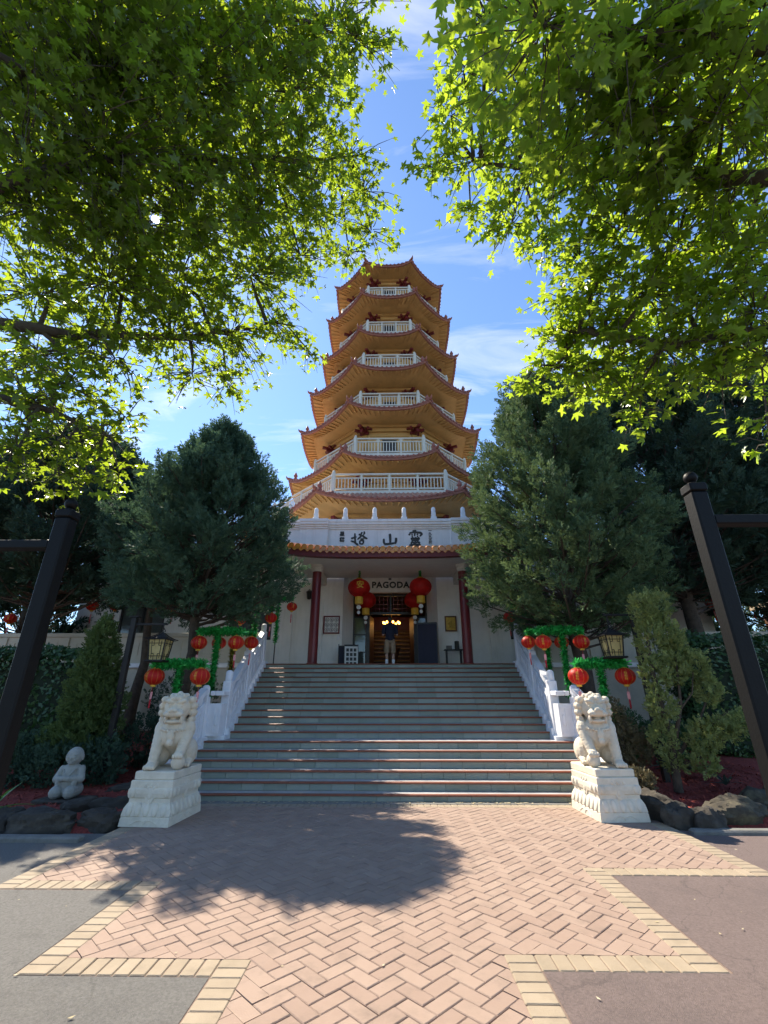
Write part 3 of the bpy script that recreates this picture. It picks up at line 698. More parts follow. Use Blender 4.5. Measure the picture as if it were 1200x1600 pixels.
# ------------------------------------------------------------------ white base building with the porch
hall = empty('entrance_building', (0, 18.5, PZ), label='white base building with tiled porch canopy and lettered parapet', category='building')
def hb(mb, name, m, par=None, smooth=False, **k):
    o = mb.build(name, m, par or hall, smooth=smooth, **k)
    if par is None: o.matrix_parent_inverse = Matrix.Translation((0, -18.5, -PZ))
    return o
# walls: wings, piers beside the entry, splayed recess
w = MB()
for sd in (-1, 1):
    X = lambda p, q: (min(sd*p, sd*q), max(sd*p, sd*q))
    w.box(*X(1.93, 4.78), 18.5, 19.4, PZ, 7.2)
    w.box(*X(4.78, 6.6), 18.7, 19.4, PZ, 3.9); w.box(*X(4.78, 6.6), 18.7, 19.4, 5.9, 7.2); w.box(*X(6.6, 9.3), 18.7, 19.4, PZ, 7.2)
    w.box(*X(9.3, 11.2), 18.7, 19.4, PZ, 3.9); w.box(*X(9.3, 11.2), 18.7, 19.4, 5.9, 7.2); w.box(*X(11.2, 13), 18.7, 19.4, PZ, 7.2)
    w.box(*X(12.6, 13), 19.41, 36, PZ, 7.2)
split_build(w, lambda q: hb(q, 'wall', 'wall_white'))
rec = MB()
for sd in (-1, 1):
    V = [(sd*1.93, 18.52, PZ), (sd*1.56, 19.3, PZ), (sd*1.56, 19.3, 6.5), (sd*1.93, 18.52, 6.5), (sd*2.3, 19.3, PZ), (sd*2.3, 20.0, PZ), (sd*2.3, 20, 6.5), (sd*2.3, 19.3, 6.5)]
    rec.add(V, [(0, 1, 2, 3) if sd < 0 else (3, 2, 1, 0)])
split_build(rec, lambda q: hb(q, 'recess_wall', 'wall_white'))
hb(MB().box(-1.93, 1.93, 18.9, 19.1, 5.86, 6.5), 'lintel', 'wall_white')
for sd in (-1, 1):
    X = lambda p, q: (min(sd*p, sd*q), max(sd*p, sd*q))
    hb(MB().cbox(*X(2.72, 2.9), 18.44, 18.498, PZ, 6.4, .008), 'pilaster_strip', 'wall_white')
    hb(MB().cbox(*X(3.95, 4.3), 18.42, 18.498, PZ, 6.4, .012), 'pilaster_strip', 'wall_white')
    hb(MB().cbox(*X(1.95, 4.79), 18.43, 18.496, PZ, PZ+.75, .01), 'dado', 'wall_white') if False else None
    for xa, xb in ((4.78, 6.6), (9.3, 11.2)):
        g_o = hb(MB().box(*X(xa, xb), 18.82, 18.86, 3.9, 5.9), 'window', 'glass')
        f = MB()
        for (u0, u1, v0, v1) in ((xa+.002, xb-.002, 3.9, 3.98), (xa+.002, xb-.002, 5.82, 5.9), (xa+.002, xa+.08, 3.98, 5.82), (xb-.08, xb-.002, 3.98, 5.82), ((xa+xb)/2-.03, (xa+xb)/2+.03, 3.98, 5.82), (xa+.08, (xa+xb)/2-.03, 5.2, 5.26), ((xa+xb)/2+.03, xb-.08, 5.2, 5.26)): f.box(*X(u0, u1), 18.76, 18.82, v0, v1)
        split_build(f, lambda q: q.build('window_frame', 'black_frame', g_o))
split_build(MB().box(-13, 13, 19.3, 36, 7.2, 7.9).box(-13, -3.8, 18.6, 19.29, 7.2, 7.9).box(3.8, 13, 18.6, 19.29, 7.2, 7.9), lambda q: hb(q, 'roof_slab', 'trim_white'))
# porch ceiling, beams, columns
hb(MB().box(-5.3, 5.3, 15.25, 18.41, 6.36, 6.46), 'porch_ceiling', 'ceiling')
hb(MB().box(-4.3, 4.3, 18.49, 19.4, 6.5, 7.2), 'porch_beam', 'ceiling')
for sd in (-1, 1):
    X = lambda p, q: (min(sd*p, sd*q), max(sd*p, sd*q))
    hb(MB().cbox(*X(2.62, 2.86), 16.75, 18.42, 6.05, 6.358, .01), 'ceiling_beam', 'ceiling')
    c_ = MB().lathe([(.2, PZ), (.2, PZ+.1), (.17, PZ+.12), (.165, 6.1)], 24, (sd*2.72, 16.5, 0)); o = hb(c_, 'column', 'maroon'); autosmooth(o.data, 40)
    c_ = MB().lathe([(.185, 6.1), (.22, 6.14), (.22, 6.24), (.25, 6.26), (.25, 6.359)], 24, (sd*2.72, 16.5, 0)); c2 = c_.build('capital', 'ceiling', o); autosmooth(c2.data, 40)
# parapet that carries the lettering
p = MB().box(-5.2, 5.2, 16.8, 17.3, 6.47, 7.92)
for sd in (-1, 1): p.box(min(sd*2.42, sd*3.55), max(sd*2.42, sd*3.55), 16.7, 16.798, 6.47, 7.92)
split_build(p, lambda q: hb(q, 'parapet', 'trim_white'))
mo = MB()
for i, (z0, z1, pr) in enumerate(((7.922, 8.0, .04), (8.002, 8.08, .08), (8.082, 8.19, .13), (8.192, 8.3, .16))):
    mo.box(-2.418, 2.418, 16.8-pr, 17.3, z0, z1)
    for sd in (-1, 1):
        mo.box(min(sd*2.42, sd*3.55), max(sd*2.42, sd*3.55), 16.7-pr, 17.3, z0, z1); mo.box(min(sd*3.552, sd*5.2), max(sd*3.552, sd*5.2), 16.8-pr, 17.3, z0, z1)
split_build(mo, lambda q: hb(q, 'cornice', 'trim_white'))
pp = MB()
for i in range(-4, 4):
    x = (i+.5)*1.18; m_ = MB().cbox(x-.12, x+.12, 16.7, 16.94, 8.302, 8.42, .012).cbox(x-.085, x+.085, 16.735, 16.905, 8.422, 8.62, .01).lathe([(.085, 8.62), (.085, 8.78), (.065, 8.83), (.03, 8.86)], 12, (x, 16.82, 0))
    o = hb(m_, 'parapet_post', 'trim_white'); autosmooth(o.data, 35)
hb(MB().cbox(-5.2, 5.2, 16.78, 16.86, 8.42, 8.5, .01), 'parapet_rail', 'trim_white') if False else None
# lettering
def tx(*a, **k): o = text(*a, **k); o.matrix_parent_inverse = Matrix.Translation((0, -18.5, -PZ)); return o
ZL = 16.79
BRUSH = {
 'ta': [[(-.5, .02, .07), (-.3, .09, .05), (-.14, .14, .03)], [(-.27, .38, .05), (-.25, .0, .06), (-.22, -.3, .05)], [(-.52, -.14, .05), (-.3, -.2, .06), (-.1, -.38, .07), (-.02, -.44, .03)], [(-.02, .32, .06), (.1, .24, .05)], [(.2, .46, .05), (.14, .34, .05), (.04, .22, .03)], [(.32, .5, .05), (.34, .38, .06), (.28, .26, .03)], [(.18, .28, .05), (.08, .12, .06), (-.1, -.04, .04)], [(.2, .24, .06), (.36, .08, .07), (.54, .0, .05)], [(.08, -.02, .04), (.3, .0, .05)], [(.06, -.12, .05), (.06, -.3, .05), (.1, -.36, .04)], [(.06, -.12, .04), (.28, -.1, .06), (.28, -.32, .05)], [(.08, -.34, .04), (.28, -.34, .05)]],
 'shan': [[(-.02, .44, .08), (-.0, .1, .08), (.0, -.22, .06)], [(-.42, .1, .07), (-.42, -.15, .07), (-.34, -.28, .07), (.0, -.25, .07), (.3, -.2, .06)], [(.38, .16, .08), (.38, -.05, .08), (.32, -.26, .06)]],
 'ling': [[(-.14, .48, .05), (.1, .5, .06)], [(-.36, .3, .07), (-.3, .2, .06)], [(-.34, .34, .05), (-.05, .4, .06), (.36, .36, .07), (.44, .28, .06), (.3, .12, .05)], [(.0, .5, .05), (.0, .28, .05), (-.02, .14, .04)], [(-.2, .28, .04), (-.14, .22, .05)], [(.12, .28, .04), (.2, .22, .05)], [(-.2, .16, .04), (-.12, .12, .05)], [(.14, .14, .05), (.2, .1, .05)], [(-.22, .04, .05), (-.2, -.06, .05), (-.1, -.05, .05), (-.1, .03, .04), (-.2, .04, .04)], [(-.03, .04, .05), (-.02, -.06, .05), (.08, -.05, .05), (.08, .03, .04), (-.02, .04, .04)], [(.15, .04, .05), (.16, -.06, .05), (.26, -.04, .05), (.26, .03, .04), (.16, .04, .04)], [(-.22, -.14, .05), (.24, -.12, .06)], [(.02, -.12, .05), (.0, -.42, .05)], [(-.14, -.2, .06), (-.26, -.36, .05)], [(-.12, -.24, .05), (-.04, -.34, .05)], [(.16, -.18, .05), (.08, -.32, .05)], [(.18, -.22, .06), (.3, -.34, .06)], [(-.36, -.44, .05), (.0, -.42, .07), (.36, -.44, .06)]]}
def brush(kind, size, name, loc):
    mb = MB(); dz = 0
    for st in BRUSH[kind]:
        P = []
        for i in range(len(st)-1):
            for s in (0, .25, .5, .75): P.append(tuple(st[i][k]*(1-s)+st[i+1][k]*s for k in range(3)))
        P.append(st[-1]); L_ = []; R_ = []; dz += .0006
        for i, q in enumerate(P):
            a_ = P[max(0, i-1)]; b_ = P[min(len(P)-1, i+1)]; d_ = Vector((b_[0]-a_[0], b_[1]-a_[1])).normalized(); w_ = q[2]*(.7 if i in (0, len(P)-1) else 1.05)
            L_.append(((q[0]-d_.y*w_)*size, (q[1]+d_.x*w_)*size)); R_.append(((q[0]+d_.y*w_)*size, (q[1]-d_.x*w_)*size))
        poly = L_+R_[::-1]; n = len(P); V = [(x, -.012-dz, z) for x, z in poly]+[(x, 0, z) for x, z in poly]; m2 = len(poly)
        mb.add(V, [(i, i+1, m2-2-i, m2-1-i)[::-1] for i in range(n-1)]+[(i, (i+1) % m2, m2+(i+1) % m2, m2+i) for i in range(m2)])
    o = ob(name, mb.mesh(name, 'ink'), hall, loc); o.matrix_parent_inverse = Matrix.Translation((0, -18.5, -PZ)); o['kind'] = 'stuff'; return o
brush('ta', .62, 'lettering', (-1.2, 16.799, 7.52)); brush('shan', .6, 'lettering', (.03, 16.799, 7.46)); brush('ling', .64, 'lettering', (1.0, 16.799, 7.53))
for i, ch in enumerate('星雲'): tx('lettering', ch, .21, (-1.87, ZL, 7.72-.24*i), hall, 'ink', .008, .006)
for i, ch in enumerate('一九九五年'): tx('lettering', ch, .14, (1.6, ZL, 7.84-.13*i), hall, 'ink', .008, .003)
o = tx('lettering', 'PAGODA', .36, (.02, 18.885, 6.16), hall, 'ink', .012, .012, 1.1)
# canopy: glazed tile rows, eave ends, red fascia
def cz(x): return .3*max(0, (abs(x)-1.2)/3.1)**2.0
fa = MB(); n = 40
for i in range(n):
    P = []
    for x in (-5.3+10.6*i/n, -5.3+10.6*(i+1)/n):
        z = cz(x); P.append([(x, 15.02, 6.45+z), (x, 15.02, 6.24+z*.75), (x, 15.25, 6.24+z*.75), (x, 15.25, 6.45+z), (x, 16.78, 7.08+z*.4)])
    fa.add(P[0]+P[1], [(0, 1, 6, 5), (1, 2, 7, 6), (2, 3, 8, 7), (0, 5, 9, 4)])
hb(fa, 'canopy_fascia', 'canopy_fascia')
ri = MB(); path = [(x, 16.72, 7.1+cz(x)*.45) for x in np.linspace(-5.35, 5.35, 36)]; ri.tube(path, .06, 8); hb(ri, 'canopy_ridge', 'canopy_tile', smooth=True)
def barrel(x):
    z = cz(x); mb = MB(); pts = [(0, 14.96, 6.52), (0, 15.5, 6.71), (0, 16.1, 6.92), (0, 16.72, 7.12)]
    mb.tube([(x, y, q+z*(1-.35*(y-15)/1.8)) for _, y, q in pts], [.088, .085, .085, .08], 8)
    mb.add([(x+.098*math.cos(a), 14.945+yy, 6.515+z+.098*math.sin(a)) for yy in (0, .05) for a in [k*math.pi/6 for k in range(12)]], [tuple(range(12)), tuple(range(23, 11, -1))]+[(k, 12+k, 12+(k+1) % 12, (k+1) % 12) for k in range(12)])
    return mb
nb_ = 47
for i in range(nb_):
    x = -5.24+10.48*i/(nb_-1); o = hb(barrel(x), 'canopy_tile', 'canopy_tile'); autosmooth(o.data, 50)
    if i < nb_-1:
        xm = x+10.48/(nb_-1)/2; z = cz(xm)
        hb(MB().add([(xm-.1, 14.97, 6.47+z), (xm-.07, 14.965, 6.4+z), (xm, 14.96, 6.345+z), (xm+.07, 14.965, 6.4+z), (xm+.1, 14.97, 6.47+z), (xm+.1, 15.2, 6.55+z), (xm-.1, 15.2, 6.55+z), (xm-.1, 16.7, 7.06+z*.65), (xm+.1, 16.7, 7.06+z*.65)], [(0, 1, 2, 3, 4), (0, 4, 5, 6), (6, 5, 8, 7)]), 'drip_tile', 'canopy_tile')
# small notch for the entry glazing: dark frame, sidelights, transom, open doors
fr = MB()
for (x0, x1, z0, z1) in ((-1.56, 1.56, 5.78, 5.86), (-1.56, -1.5, PZ, 5.78), (1.5, 1.56, PZ, 5.78), (-1.02, -.86, PZ, 5.78), (.98, 1.14, PZ, 5.78), (-.86, .98, 5.0, 5.1), (-1.5, -1.02, 4.85, 4.92), (1.14, 1.5, 4.85, 4.92), (-.02, .06, 5.1, 5.78)): fr.box(x0, x1, 19.3, 19.42, z0, z1)
split_build(fr, lambda q: hb(q, 'door_frame', 'black_frame'))
split_build(MB().box(-1.93, -1.56, 19.3, 19.42, PZ, 5.86).box(1.56, 1.93, 19.3, 19.42, PZ, 5.86), lambda q: hb(q, 'jamb', 'wall_white'))
for sd, xa, xb in ((-1, -1.5, -1.02), (1, 1.14, 1.5)):
    for z0, z1 in ((PZ+.06, 3.45), (3.5, 4.15), (4.2, 4.85)):
        hb(MB().box(xa+.02, xb-.02, 19.35, 19.37, z0, z1), 'pane', 'glass'); hb(MB().box(xa, xb, 19.31, 19.4, z1+.001, z1+.049), 'glazing_bar', 'black_frame')
for sx, hx in ((-1, -.86), (1, .98)):
    M = Matrix.Translation((hx, 19.42, 0)) @ Matrix.Rotation(R(-sx*80), 4, 'Z')
    d = MB().box(min(0, -sx*.8), max(0, -sx*.8), 0, .04, PZ+.02, 4.98, M); o = hb(d, 'door', 'wood')
for x0, x1 in ((-.8, -.1), (.14, .9)):
    g = MB()
    for k in range(5): g.box(x0+(x1-x0)*k/4-.012, x0+(x1-x0)*k/4+.012, 19.34, 19.36, 5.1, 5.78)
    for zz in (5.25, 5.44, 5.62): g.box(x0, x1, 19.342, 19.358, zz-.012, zz+.012)
    hb(g, 'transom_lattice', 'maroon')
# the hall behind: back wall of gilded niches
hl = MB().box(-4.5, 4.5, 25.5, 25.6, PZ, 7).box(-4.6, -4.5, 19.45, 25.5, PZ, 7).box(4.5, 4.6, 19.45, 25.5, PZ, 7).box(-4.5, 4.5, 19.45, 25.5, 6.6, 6.7)
split_build(hl, lambda q: hb(q, 'hall_wall', 'hall_wall'))
for i in range(11):
    z = PZ+.1+i*.19
    hb(MB().box(-1.6, 1.7, 23.4, 23.8, z, z+.05), 'niche_shelf', 'gold_shelf'); hb(MB().box(-1.6, 1.7, 23.6, 23.62, z+.051, z+.19), 'niche_back', 'wood')
hb(MB().box(-1.7, 1.8, 23.62, 23.7, PZ+2.2, 5.6), 'hall_screen', 'maroon')
al = MB().lathe([(.34, PZ), (.3, PZ+.2), (.2, PZ+.5), (.36, PZ+.95), (.42, PZ+1.05), (.3, PZ+1.06)], 16, (.05, 21, 0)); al.build('incense_burner', 'wood', smooth=True, label='dark incense burner inside the doorway behind the visitor', category='burner')
# lit chandelier
ch = empty('chandelier', (.05, 20.6, 4.95), label='lit amber chandelier hanging inside the dark doorway', category='chandelier')
def chb(mb, nm, m): o = mb.build(nm, m, ch, smooth=True); return o
chb(MB().tube([(0, 0, 1.65), (0, 0, .1)], .015, 6).lathe([(.05, -.05), (.12, 0), (.05, .1)], 10), 'stem', 'gold')
for k in range(8):
    a = k*math.pi/4+.2; x, y = .36*math.cos(a), .3*math.sin(a)
    chb(MB().tube([(0, 0, 0), (x*.6, y*.6, -.1), (x, y, -.03)], .012, 6), 'arm', 'gold')
    chb(MB().ell((x, y, -.1), (.048, .048, .06), 10, 8), 'lamp_globe', 'amber')
pl_ = bpy.data.lights.new('chandelier_light', 'POINT'); pl_.energy = 2.5; pl_.color = (1, .6, .25); pl_.shadow_soft_size = .3
po_ = bpy.data.objects.new('chandelier_light', pl_); COL.objects.link(po_); po_.parent = ch; po_.location = (0, .9, -.2)
# ------------------------------------------------------------------ guardian lions on carved pedestals
def lion_mesh():
    b = MB()
    b.cap((0, .3, .26), (0, .0, .48), .2, .2, 14, 5)                       # trunk
    b.ell((0, -.1, .5), (.22, .17, .23), 16, 10)                            # chest
    b.ell((0, .02, .62), (.2, .18, .16), 14, 8)
    for s in (-1, 1):
        b.ell((s*.2, .2, .2), (.13, .23, .2), 14, 10)                       # haunch
        b.cap((s*.23, .12, .1), (s*.24, -.02, .055), .07, .06, 10, 4)       # hind foot
        for k in (-1, 0, 1): b.ell((s*.24+k*.04, -.09, .04), (.026, .045, .034), 8, 6)
        b.ell((s*.2, -.07, .54), (.11, .13, .15), 12, 8)                    # shoulder
    # straight foreleg and the one resting on the ball
    b.cap((-.2, -.12, .46), (-.215, -.24, .09), .1, .075, 12, 6)
    b.ell((-.215, -.29, .055), (.085, .1, .055), 12, 8)
    for k in (-1.5, -.5, .5, 1.5): b.ell((-.215+k*.042, -.375, .042), (.026, .045, .038), 8, 6)
    b.cap((.2, -.12, .46), (.17, -.25, .24), .1, .075, 12, 6)
    b.ell((.165, -.29, .21), (.08, .09, .05), 12, 8)
    for k in (-1.5, -.5, .5, 1.5): b.ell((.165+k*.04, -.36, .185), (.025, .042, .036), 8, 6)
    b.ell((.165, -.27, .095), (.105, .105, .1), 16, 10)
    # head
    b.ell((0, -.12, .86), (.2, .2, .2), 16, 12)
    b.ell((0, -.29, .79), (.15, .11, .075), 14, 8)                          # muzzle
    b.ell((0, -.25, .665), (.125, .12, .04), 14, 8)                         # lower jaw
    b.ell((0, -.17, .7), (.14, .1, .07), 12, 8)
    b.ell((0, -.385, .835), (.07, .035, .035), 10, 6)                       # nose
    for s in (-1, 1):
        b.ell((s*.04, -.4, .822), (.028, .025, .022), 8, 6)
        b.ell((s*.085, -.35, .775), (.07, .055, .045), 10, 6)               # cheek of the muzzle
        b.ell((s*.08, -.285, .895), (.036, .03, .03), 10, 8)                # eye
        b.ell((s*.085, -.285, .955), (.085, .05, .038), 10, 6, Matrix.Rotation(-s*.25, 3, 'Y'))   # brow
        b.ell((s*.045, -.27, 1.0), (.055, .06, .05), 10, 6)
        b.ell((s*.185, -.14, .97), (.045, .035, .075), 10, 6)               # ear
        b.ell((s*.12, -.27, .69), (.03, .06, .07), 8, 6)
    # mane curls
    for ring, (rad, zc, yc, m, r) in enumerate(((.215, .98, -.1, 9, .058), (.24, .89, -.07, 10, .06), (.24, .79, -.05, 10, .06), (.225, .69, -.03, 10, .056))):
        for k in range(m):
            a = math.pi*(-.08+1.16*k/(m-1)); b.ell((rad*math.cos(a), yc+rad*math.sin(a)*.95, zc), r, 8, 6)
    for k in range(7):
        a = 2*math.pi*k/7; b.ell((.11*math.cos(a), -.1+.11*math.sin(a), 1.035), .05, 8, 6)
    b.ell((0, -.1, 1.06), .055, 8, 6)
    # collar, tassel and bell
    for k in range(13):
        a = math.pi+math.pi*k/12; b.ell((.2*math.cos(a), -.1+.2*math.sin(a)*.95, .58-.05*math.sin((k/12)*math.pi)), .024, 8, 6)
    b.ell((0, -.305, .46), (.06, .03, .07), 10, 6); b.ell((0, -.3, .37), .052, 12, 8)
    # tail
    b.cap((0, .48, .2), (0, .5, .55), .07, .05, 10, 5)
    for s in (-1, 0, 1): b.ell((s*.06, .48, .6+.05*(s == 0)), (.05, .05, .09), 8, 6)
    return remeshed(b, 'stone_body', 'lion_stone', .0085, 1)
lion_me = lion_mesh()
plinth_me = MB().cbox(-.3, .3, -.45, .48, -.11, 0, .012).mesh('plinth', 'ped_stone')
def square_stack(levels):
    V = []; F = []
    for hx, hy, z in levels: V += [(-hx, -hy, z), (hx, -hy, z), (hx, hy, z), (-hx, hy, z)]
    for k in range(len(levels)-1): F += [(4*k+i, 4*k+(i+1) % 4, 4*k+4+(i+1) % 4, 4*k+4+i) for i in range(4)]
    F += [(3, 2, 1, 0), tuple(4*len(levels)-4+i for i in range(4))]
    return V, F
ped_lv = [(a_*.92, b_*.95, c_) for a_, b_, c_ in [(.40, .54, 0), (.392, .532, .105), (.385, .525, .115), (.392, .532, .125), (.388, .528, .16), (.375, .515, .22), (.345, .485, .275), (.335, .475, .285), (.335, .475, .335), (.352, .492, .35), (.362, .502, .4), (.358, .498, .45), (.345, .485, .47), (.345, .485, .555), (.335, .475, .565)]]
Vp, Fp = square_stack(ped_lv)
ped_me = arr_mesh('carved_block', Vp, Fp, 'ped_stone')
petal_big = MB().ell((0, 0, 0), (.052, .028, .085), 12, 8).mesh('lotus_petal', 'ped_stone', True)
petal_small = MB().ell((0, 0, 0), (.042, .024, .06), 12, 8).mesh('lotus_petal', 'ped_stone', True)
drape = MB().add([(-.17, 0, .0), (.17, 0, 0), (.0, 0, -.34), (-.17, .05, 0), (.17, .05, 0), (0, .05, -.34)], [(0, 2, 1), (0, 1, 4, 3), (1, 2, 5, 4), (2, 0, 3, 5)])
for k in range(5): drape.ell((-.09+.045*k, -.002, -.05-.03*(k % 2)), (.022, .012, .026), 8, 6)
drape.ell((0, -.002, -.17), (.04, .014, .05), 8, 6).ell((0, -.002, -.25), (.018, .012, .03), 8, 6)
drape_me = drape.mesh('carved_drape', 'ped_stone')
scr = MB(); path = []
for k in range(25):
    t = -1+2*k/24; path.append((t*.2, 0, .028*math.sin(abs(t)*4.2)-.012))
scr.tube(path, .008, 6); scr.ell((0, 0, -.015), (.02, .012, .03), 8, 6); scr_me = scr.mesh('carved_scroll', 'ped_stone', True)
def lion_set(x, y, flip, rz, side, turn):
    p = empty('lion_pedestal', (x, y, .0), rz, label='pale carved stone pedestal under the %s lion, lotus petals on its sides' % side, category='pedestal', group='lion pedestals')
    ob('carved_block', ped_me, p, (0, 0, .03))
    for face in range(4):
        a = face*math.pi/2; hy = (.513 if face % 2 == 0 else .368); hx = (.368 if face % 2 == 0 else .513)
        Mz = Matrix.Rotation(a, 4, 'Z')
        def put(nm, me, u, off, z, rx=0):
            o = ob(nm, me, p); o.matrix_local = Mz @ Matrix.Translation((u, -(hy-off), z+.03)) @ Matrix.Rotation(rx, 4, 'X'); return o
        n = 5 if face % 2 == 0 else 7
        for i in range(n):
            u = (i-(n-1)/2)*(2*hx-.1)/n; put('lotus_petal', petal_big, u, .028, .2, R(-17))
            if abs(u) > .17: put('lotus_petal', petal_small, u, .04, .405, 0)
        put('carved_drape', drape_me, 0, .056, .545, R(-3)); put('carved_scroll', scr_me, 0, .004, .062, 0)
    l = empty('guardian_lion', (x, y+.02, .705), rz, label='cream stone guardian lion with curly mane on the %s pedestal' % side, category='lion statue', group='guardian lions flanking the stairs')
    o = ob('stone_body', lion_me, l); o.scale = (flip, 1, 1); o.rotation_euler = (0, 0, turn)
    ob('plinth', plinth_me, l, (0, 0, .0))
lion_set(-3.42, 8.02, 1, R(-3), 'left', R(13))
lion_set(3.46, 8.4, -1, R(3), 'right', R(-10))

# ------------------------------------------------------------------ kneeling monk statue
mk = MB()
mk.ell((0, .04, .1), (.22, .2, .1), 16, 8)
for s in (-1, 1):
    mk.cap((s*.11, .06, .11), (s*.115, -.16, .095), .11, .1, 12, 4)           # folded thighs and knees
mk.ell((0, .02, .22), (.165, .14, .13), 14, 8); mk.cap((0, .01, .22), (0, .0, .38), .155, .13, 14, 5); mk.ell((0, 0, .43), (.165, .105, .075), 14, 8)
for s in (-1, 1):
    mk.cap((s*.155, .0, .42), (s*.195, -.05, .28), .062, .068, 10, 4); mk.cap((s*.195, -.05, .28), (s*.05, -.165, .29), .066, .042, 10, 4); mk.ell((s*.13, -.1, .22), (.05, .06, .075), 10, 6)
    mk.ell((s*.135, .0, .6), (.018, .034, .055), 8, 6); mk.ell((s*.048, -.128, .605), (.034, .014, .01), 10, 6); mk.ell((s*.05, -.118, .645), (.04, .016, .009), 10, 6); mk.ell((s*.055, -.1, .565), (.036, .03, .032), 8, 6)
    mk.cap((s*.09, -.1, .42), (s*.02, -.14, .32), .014, .012, 8, 6)
mk.ell((0, -.175, .3), (.055, .04, .045), 10, 6)
mk.cap((0, 0, .46), (0, 0, .52), .065, .07, 10, 2); mk.ell((0, -.005, .615), (.135, .132, .145), 18, 12); mk.ell((0, -.14, .585), (.018, .02, .03), 8, 6); mk.ell((0, -.128, .545), (.036, .014, .01), 8, 6); mk.ell((0, -.128, .532), (.026, .014, .009), 8, 6); mk.ell((0, -.1, .52), (.05, .04, .03), 8, 6)
monk = empty('monk_statue', (-5.42, 8.75, .17), R(6), label='small grey stone statue of a kneeling bald monk on a flat slab', category='statue')
o = ob('stone_body', remeshed(mk, 'stone_body', 'monk_stone', .0065, 1), monk); o.scale = (.98, .98, 1.0)
slb = MB().cbox(-.42, .42, -.26, .26, -.16, 0, .02).build('statue_slab', 'rock', None, (-5.4, 8.72, .17), R(-5), label='flat dark stone slab under the kneeling monk statue', category='slab')

# ------------------------------------------------------------------ gate posts in the foreground
def gate_post(x, y, H, sd, label):
    g = empty('gate_post', (x, y, 0), label=label, category='post', group='black gate posts')
    w = .062
    MB().cbox(-w, w, -w, w, 0, H-.075, .012).build('shaft', 'black_paint', g)
    MB().cbox(-w-.006, w+.006, -w-.006, w+.006, H-.073, H-.0, .01).build('cap', 'black_paint', g)
    MB().lathe([(.032, H), (.036, H+.015), (.024, H+.025)], 16).ell((0, 0, H+.066), .05, 20, 14).build('ball', 'black_paint', g, smooth=True)
    X = (w+.001, 2.3) if sd > 0 else (-2.3, -w-.001)
    MB().cbox(*X, -.05, .05, H-.345, H-.27, .008).build('crossbar', 'black_paint', g)
    return g
gate_post(2.5, 3.3, 3.28, 1, 'black painted gate post with ball top at the right edge')
gate_post(-2.68, 3.53, 3.19, -1, 'black painted gate post with ball top at the left edge')

# ------------------------------------------------------------------ lamp posts with a hanging glass lantern
def lamp(x, y, H, sd, lx, lz, z0, label):
    g = empty('lamp_post', (x, y, z0), label=label, category='lamp post', group='garden lamp posts')
    H -= z0; lz -= z0
    MB().cbox(-.055, .055, -.055, .055, 0, H, .008).build('post', 'lamp_metal', g)
    MB().cbox(-.1, .1, -.07, .07, H+.001, H+.03, .006).build('post_cap', 'lamp_metal', g)
    a0, a1 = sorted((0, sd*lx*1.12)); MB().cbox(a0 if sd < 0 else .056, a1 if sd > 0 else -.056, -.02, .02, H-.16, H-.12, .006).build('arm', 'lamp_metal', g)
    X = sd*lx
    MB().tube([(X, 0, H-.16), (X, 0, lz+.36)], .014, 8).tube([(X, 0, H-.2), (X+.06, 0, lz+.42), (X, 0, lz+.4)], .01, 6).build('hook', 'lamp_metal', g)
    ro = MB(); hs = [(.235, .235), (.18, .26), (.1, .31), (.045, .36), (.02, .385)]
    V = []; F = []
    for h, z in hs: V += [(X-h, -h, lz+z), (X+h, -h, lz+z), (X+h, h, lz+z), (X-h, h, lz+z)]
    for k in range(len(hs)-1): F += [(4*k+i, 4*k+(i+1) % 4, 4*k+4+(i+1) % 4, 4*k+4+i) for i in range(4)]
    F += [(3, 2, 1, 0), (16, 17, 18, 19)]
    ro.add(V, F)
    for sx in (-1, 1):
        for sy in (-1, 1): ro.tube([(X+sx*.25, sy*.25, lz+.255), (X+sx*.185, sy*.185, lz+.272), (X+sx*.1, sy*.1, lz+.325), (X+sx*.03, sy*.03, lz+.39)], .011, 6)
    ro.build('lantern_roof', 'lamp_metal', g)
    bt, tp = -.17, .235
    body = MB()
    for sx in (-1, 1):
        for sy in (-1, 1): body.tube([(X+sx*.135, sy*.135, lz+bt), (X+sx*.175, sy*.175, lz+tp)], .014, 6)
    body.build('lantern_frame', 'lamp_metal', g)
    MB().cbox(X-.2, X+.2, -.2, .2, lz+bt-.04, lz+bt-.002, .01).build('lantern_base', 'lamp_metal', g)
    for f in range(4):
        Mz = Matrix.Translation((X, 0, lz)) @ Matrix.Rotation(f*math.pi/2, 4, 'Z')
        pane = MB().add([Mz @ Vector(p) for p in ((-.127, -.128, bt), (.127, -.128, bt), (.167, -.168, tp), (-.167, -.168, tp))], [(0, 1, 2, 3)]).build('lantern_pane', 'lamp_glass', g)
        la = MB()
        def bar(u0, v0, u1, v1):
            def pt(u, v): t = (v-bt)/(tp-bt); hw = .13+.04*t; return Mz @ Vector((u*hw, -(.137+.04*t), v))
            la.tube([pt(u0, v0), pt(u1, v1)], .006, 4)
        for u in (-.62, .62): bar(u, bt+.03, u, tp-.03)
        for v in (bt+.075, tp-.075): bar(-.9, v, .9, v)
        for u in (-.3, .3): bar(u, bt+.0, u, bt+.12) ; bar(u, tp-.12, u, tp)
        for v in (bt+.12, tp-.12): bar(-.62, v, -.3, v); bar(.3, v, .62, v)
        la.build('lattice', 'lamp_metal', pane)
    return g
lamp(-5.5, 9.85, 3.33, 1, .66, 2.62, .22, 'black lamp post with square yellow lantern left of the left lion')
lamp(5.22, 9.85, 3.5, -1, .55, 2.68, .22, 'black lamp post with square yellow lantern right of the right lion')

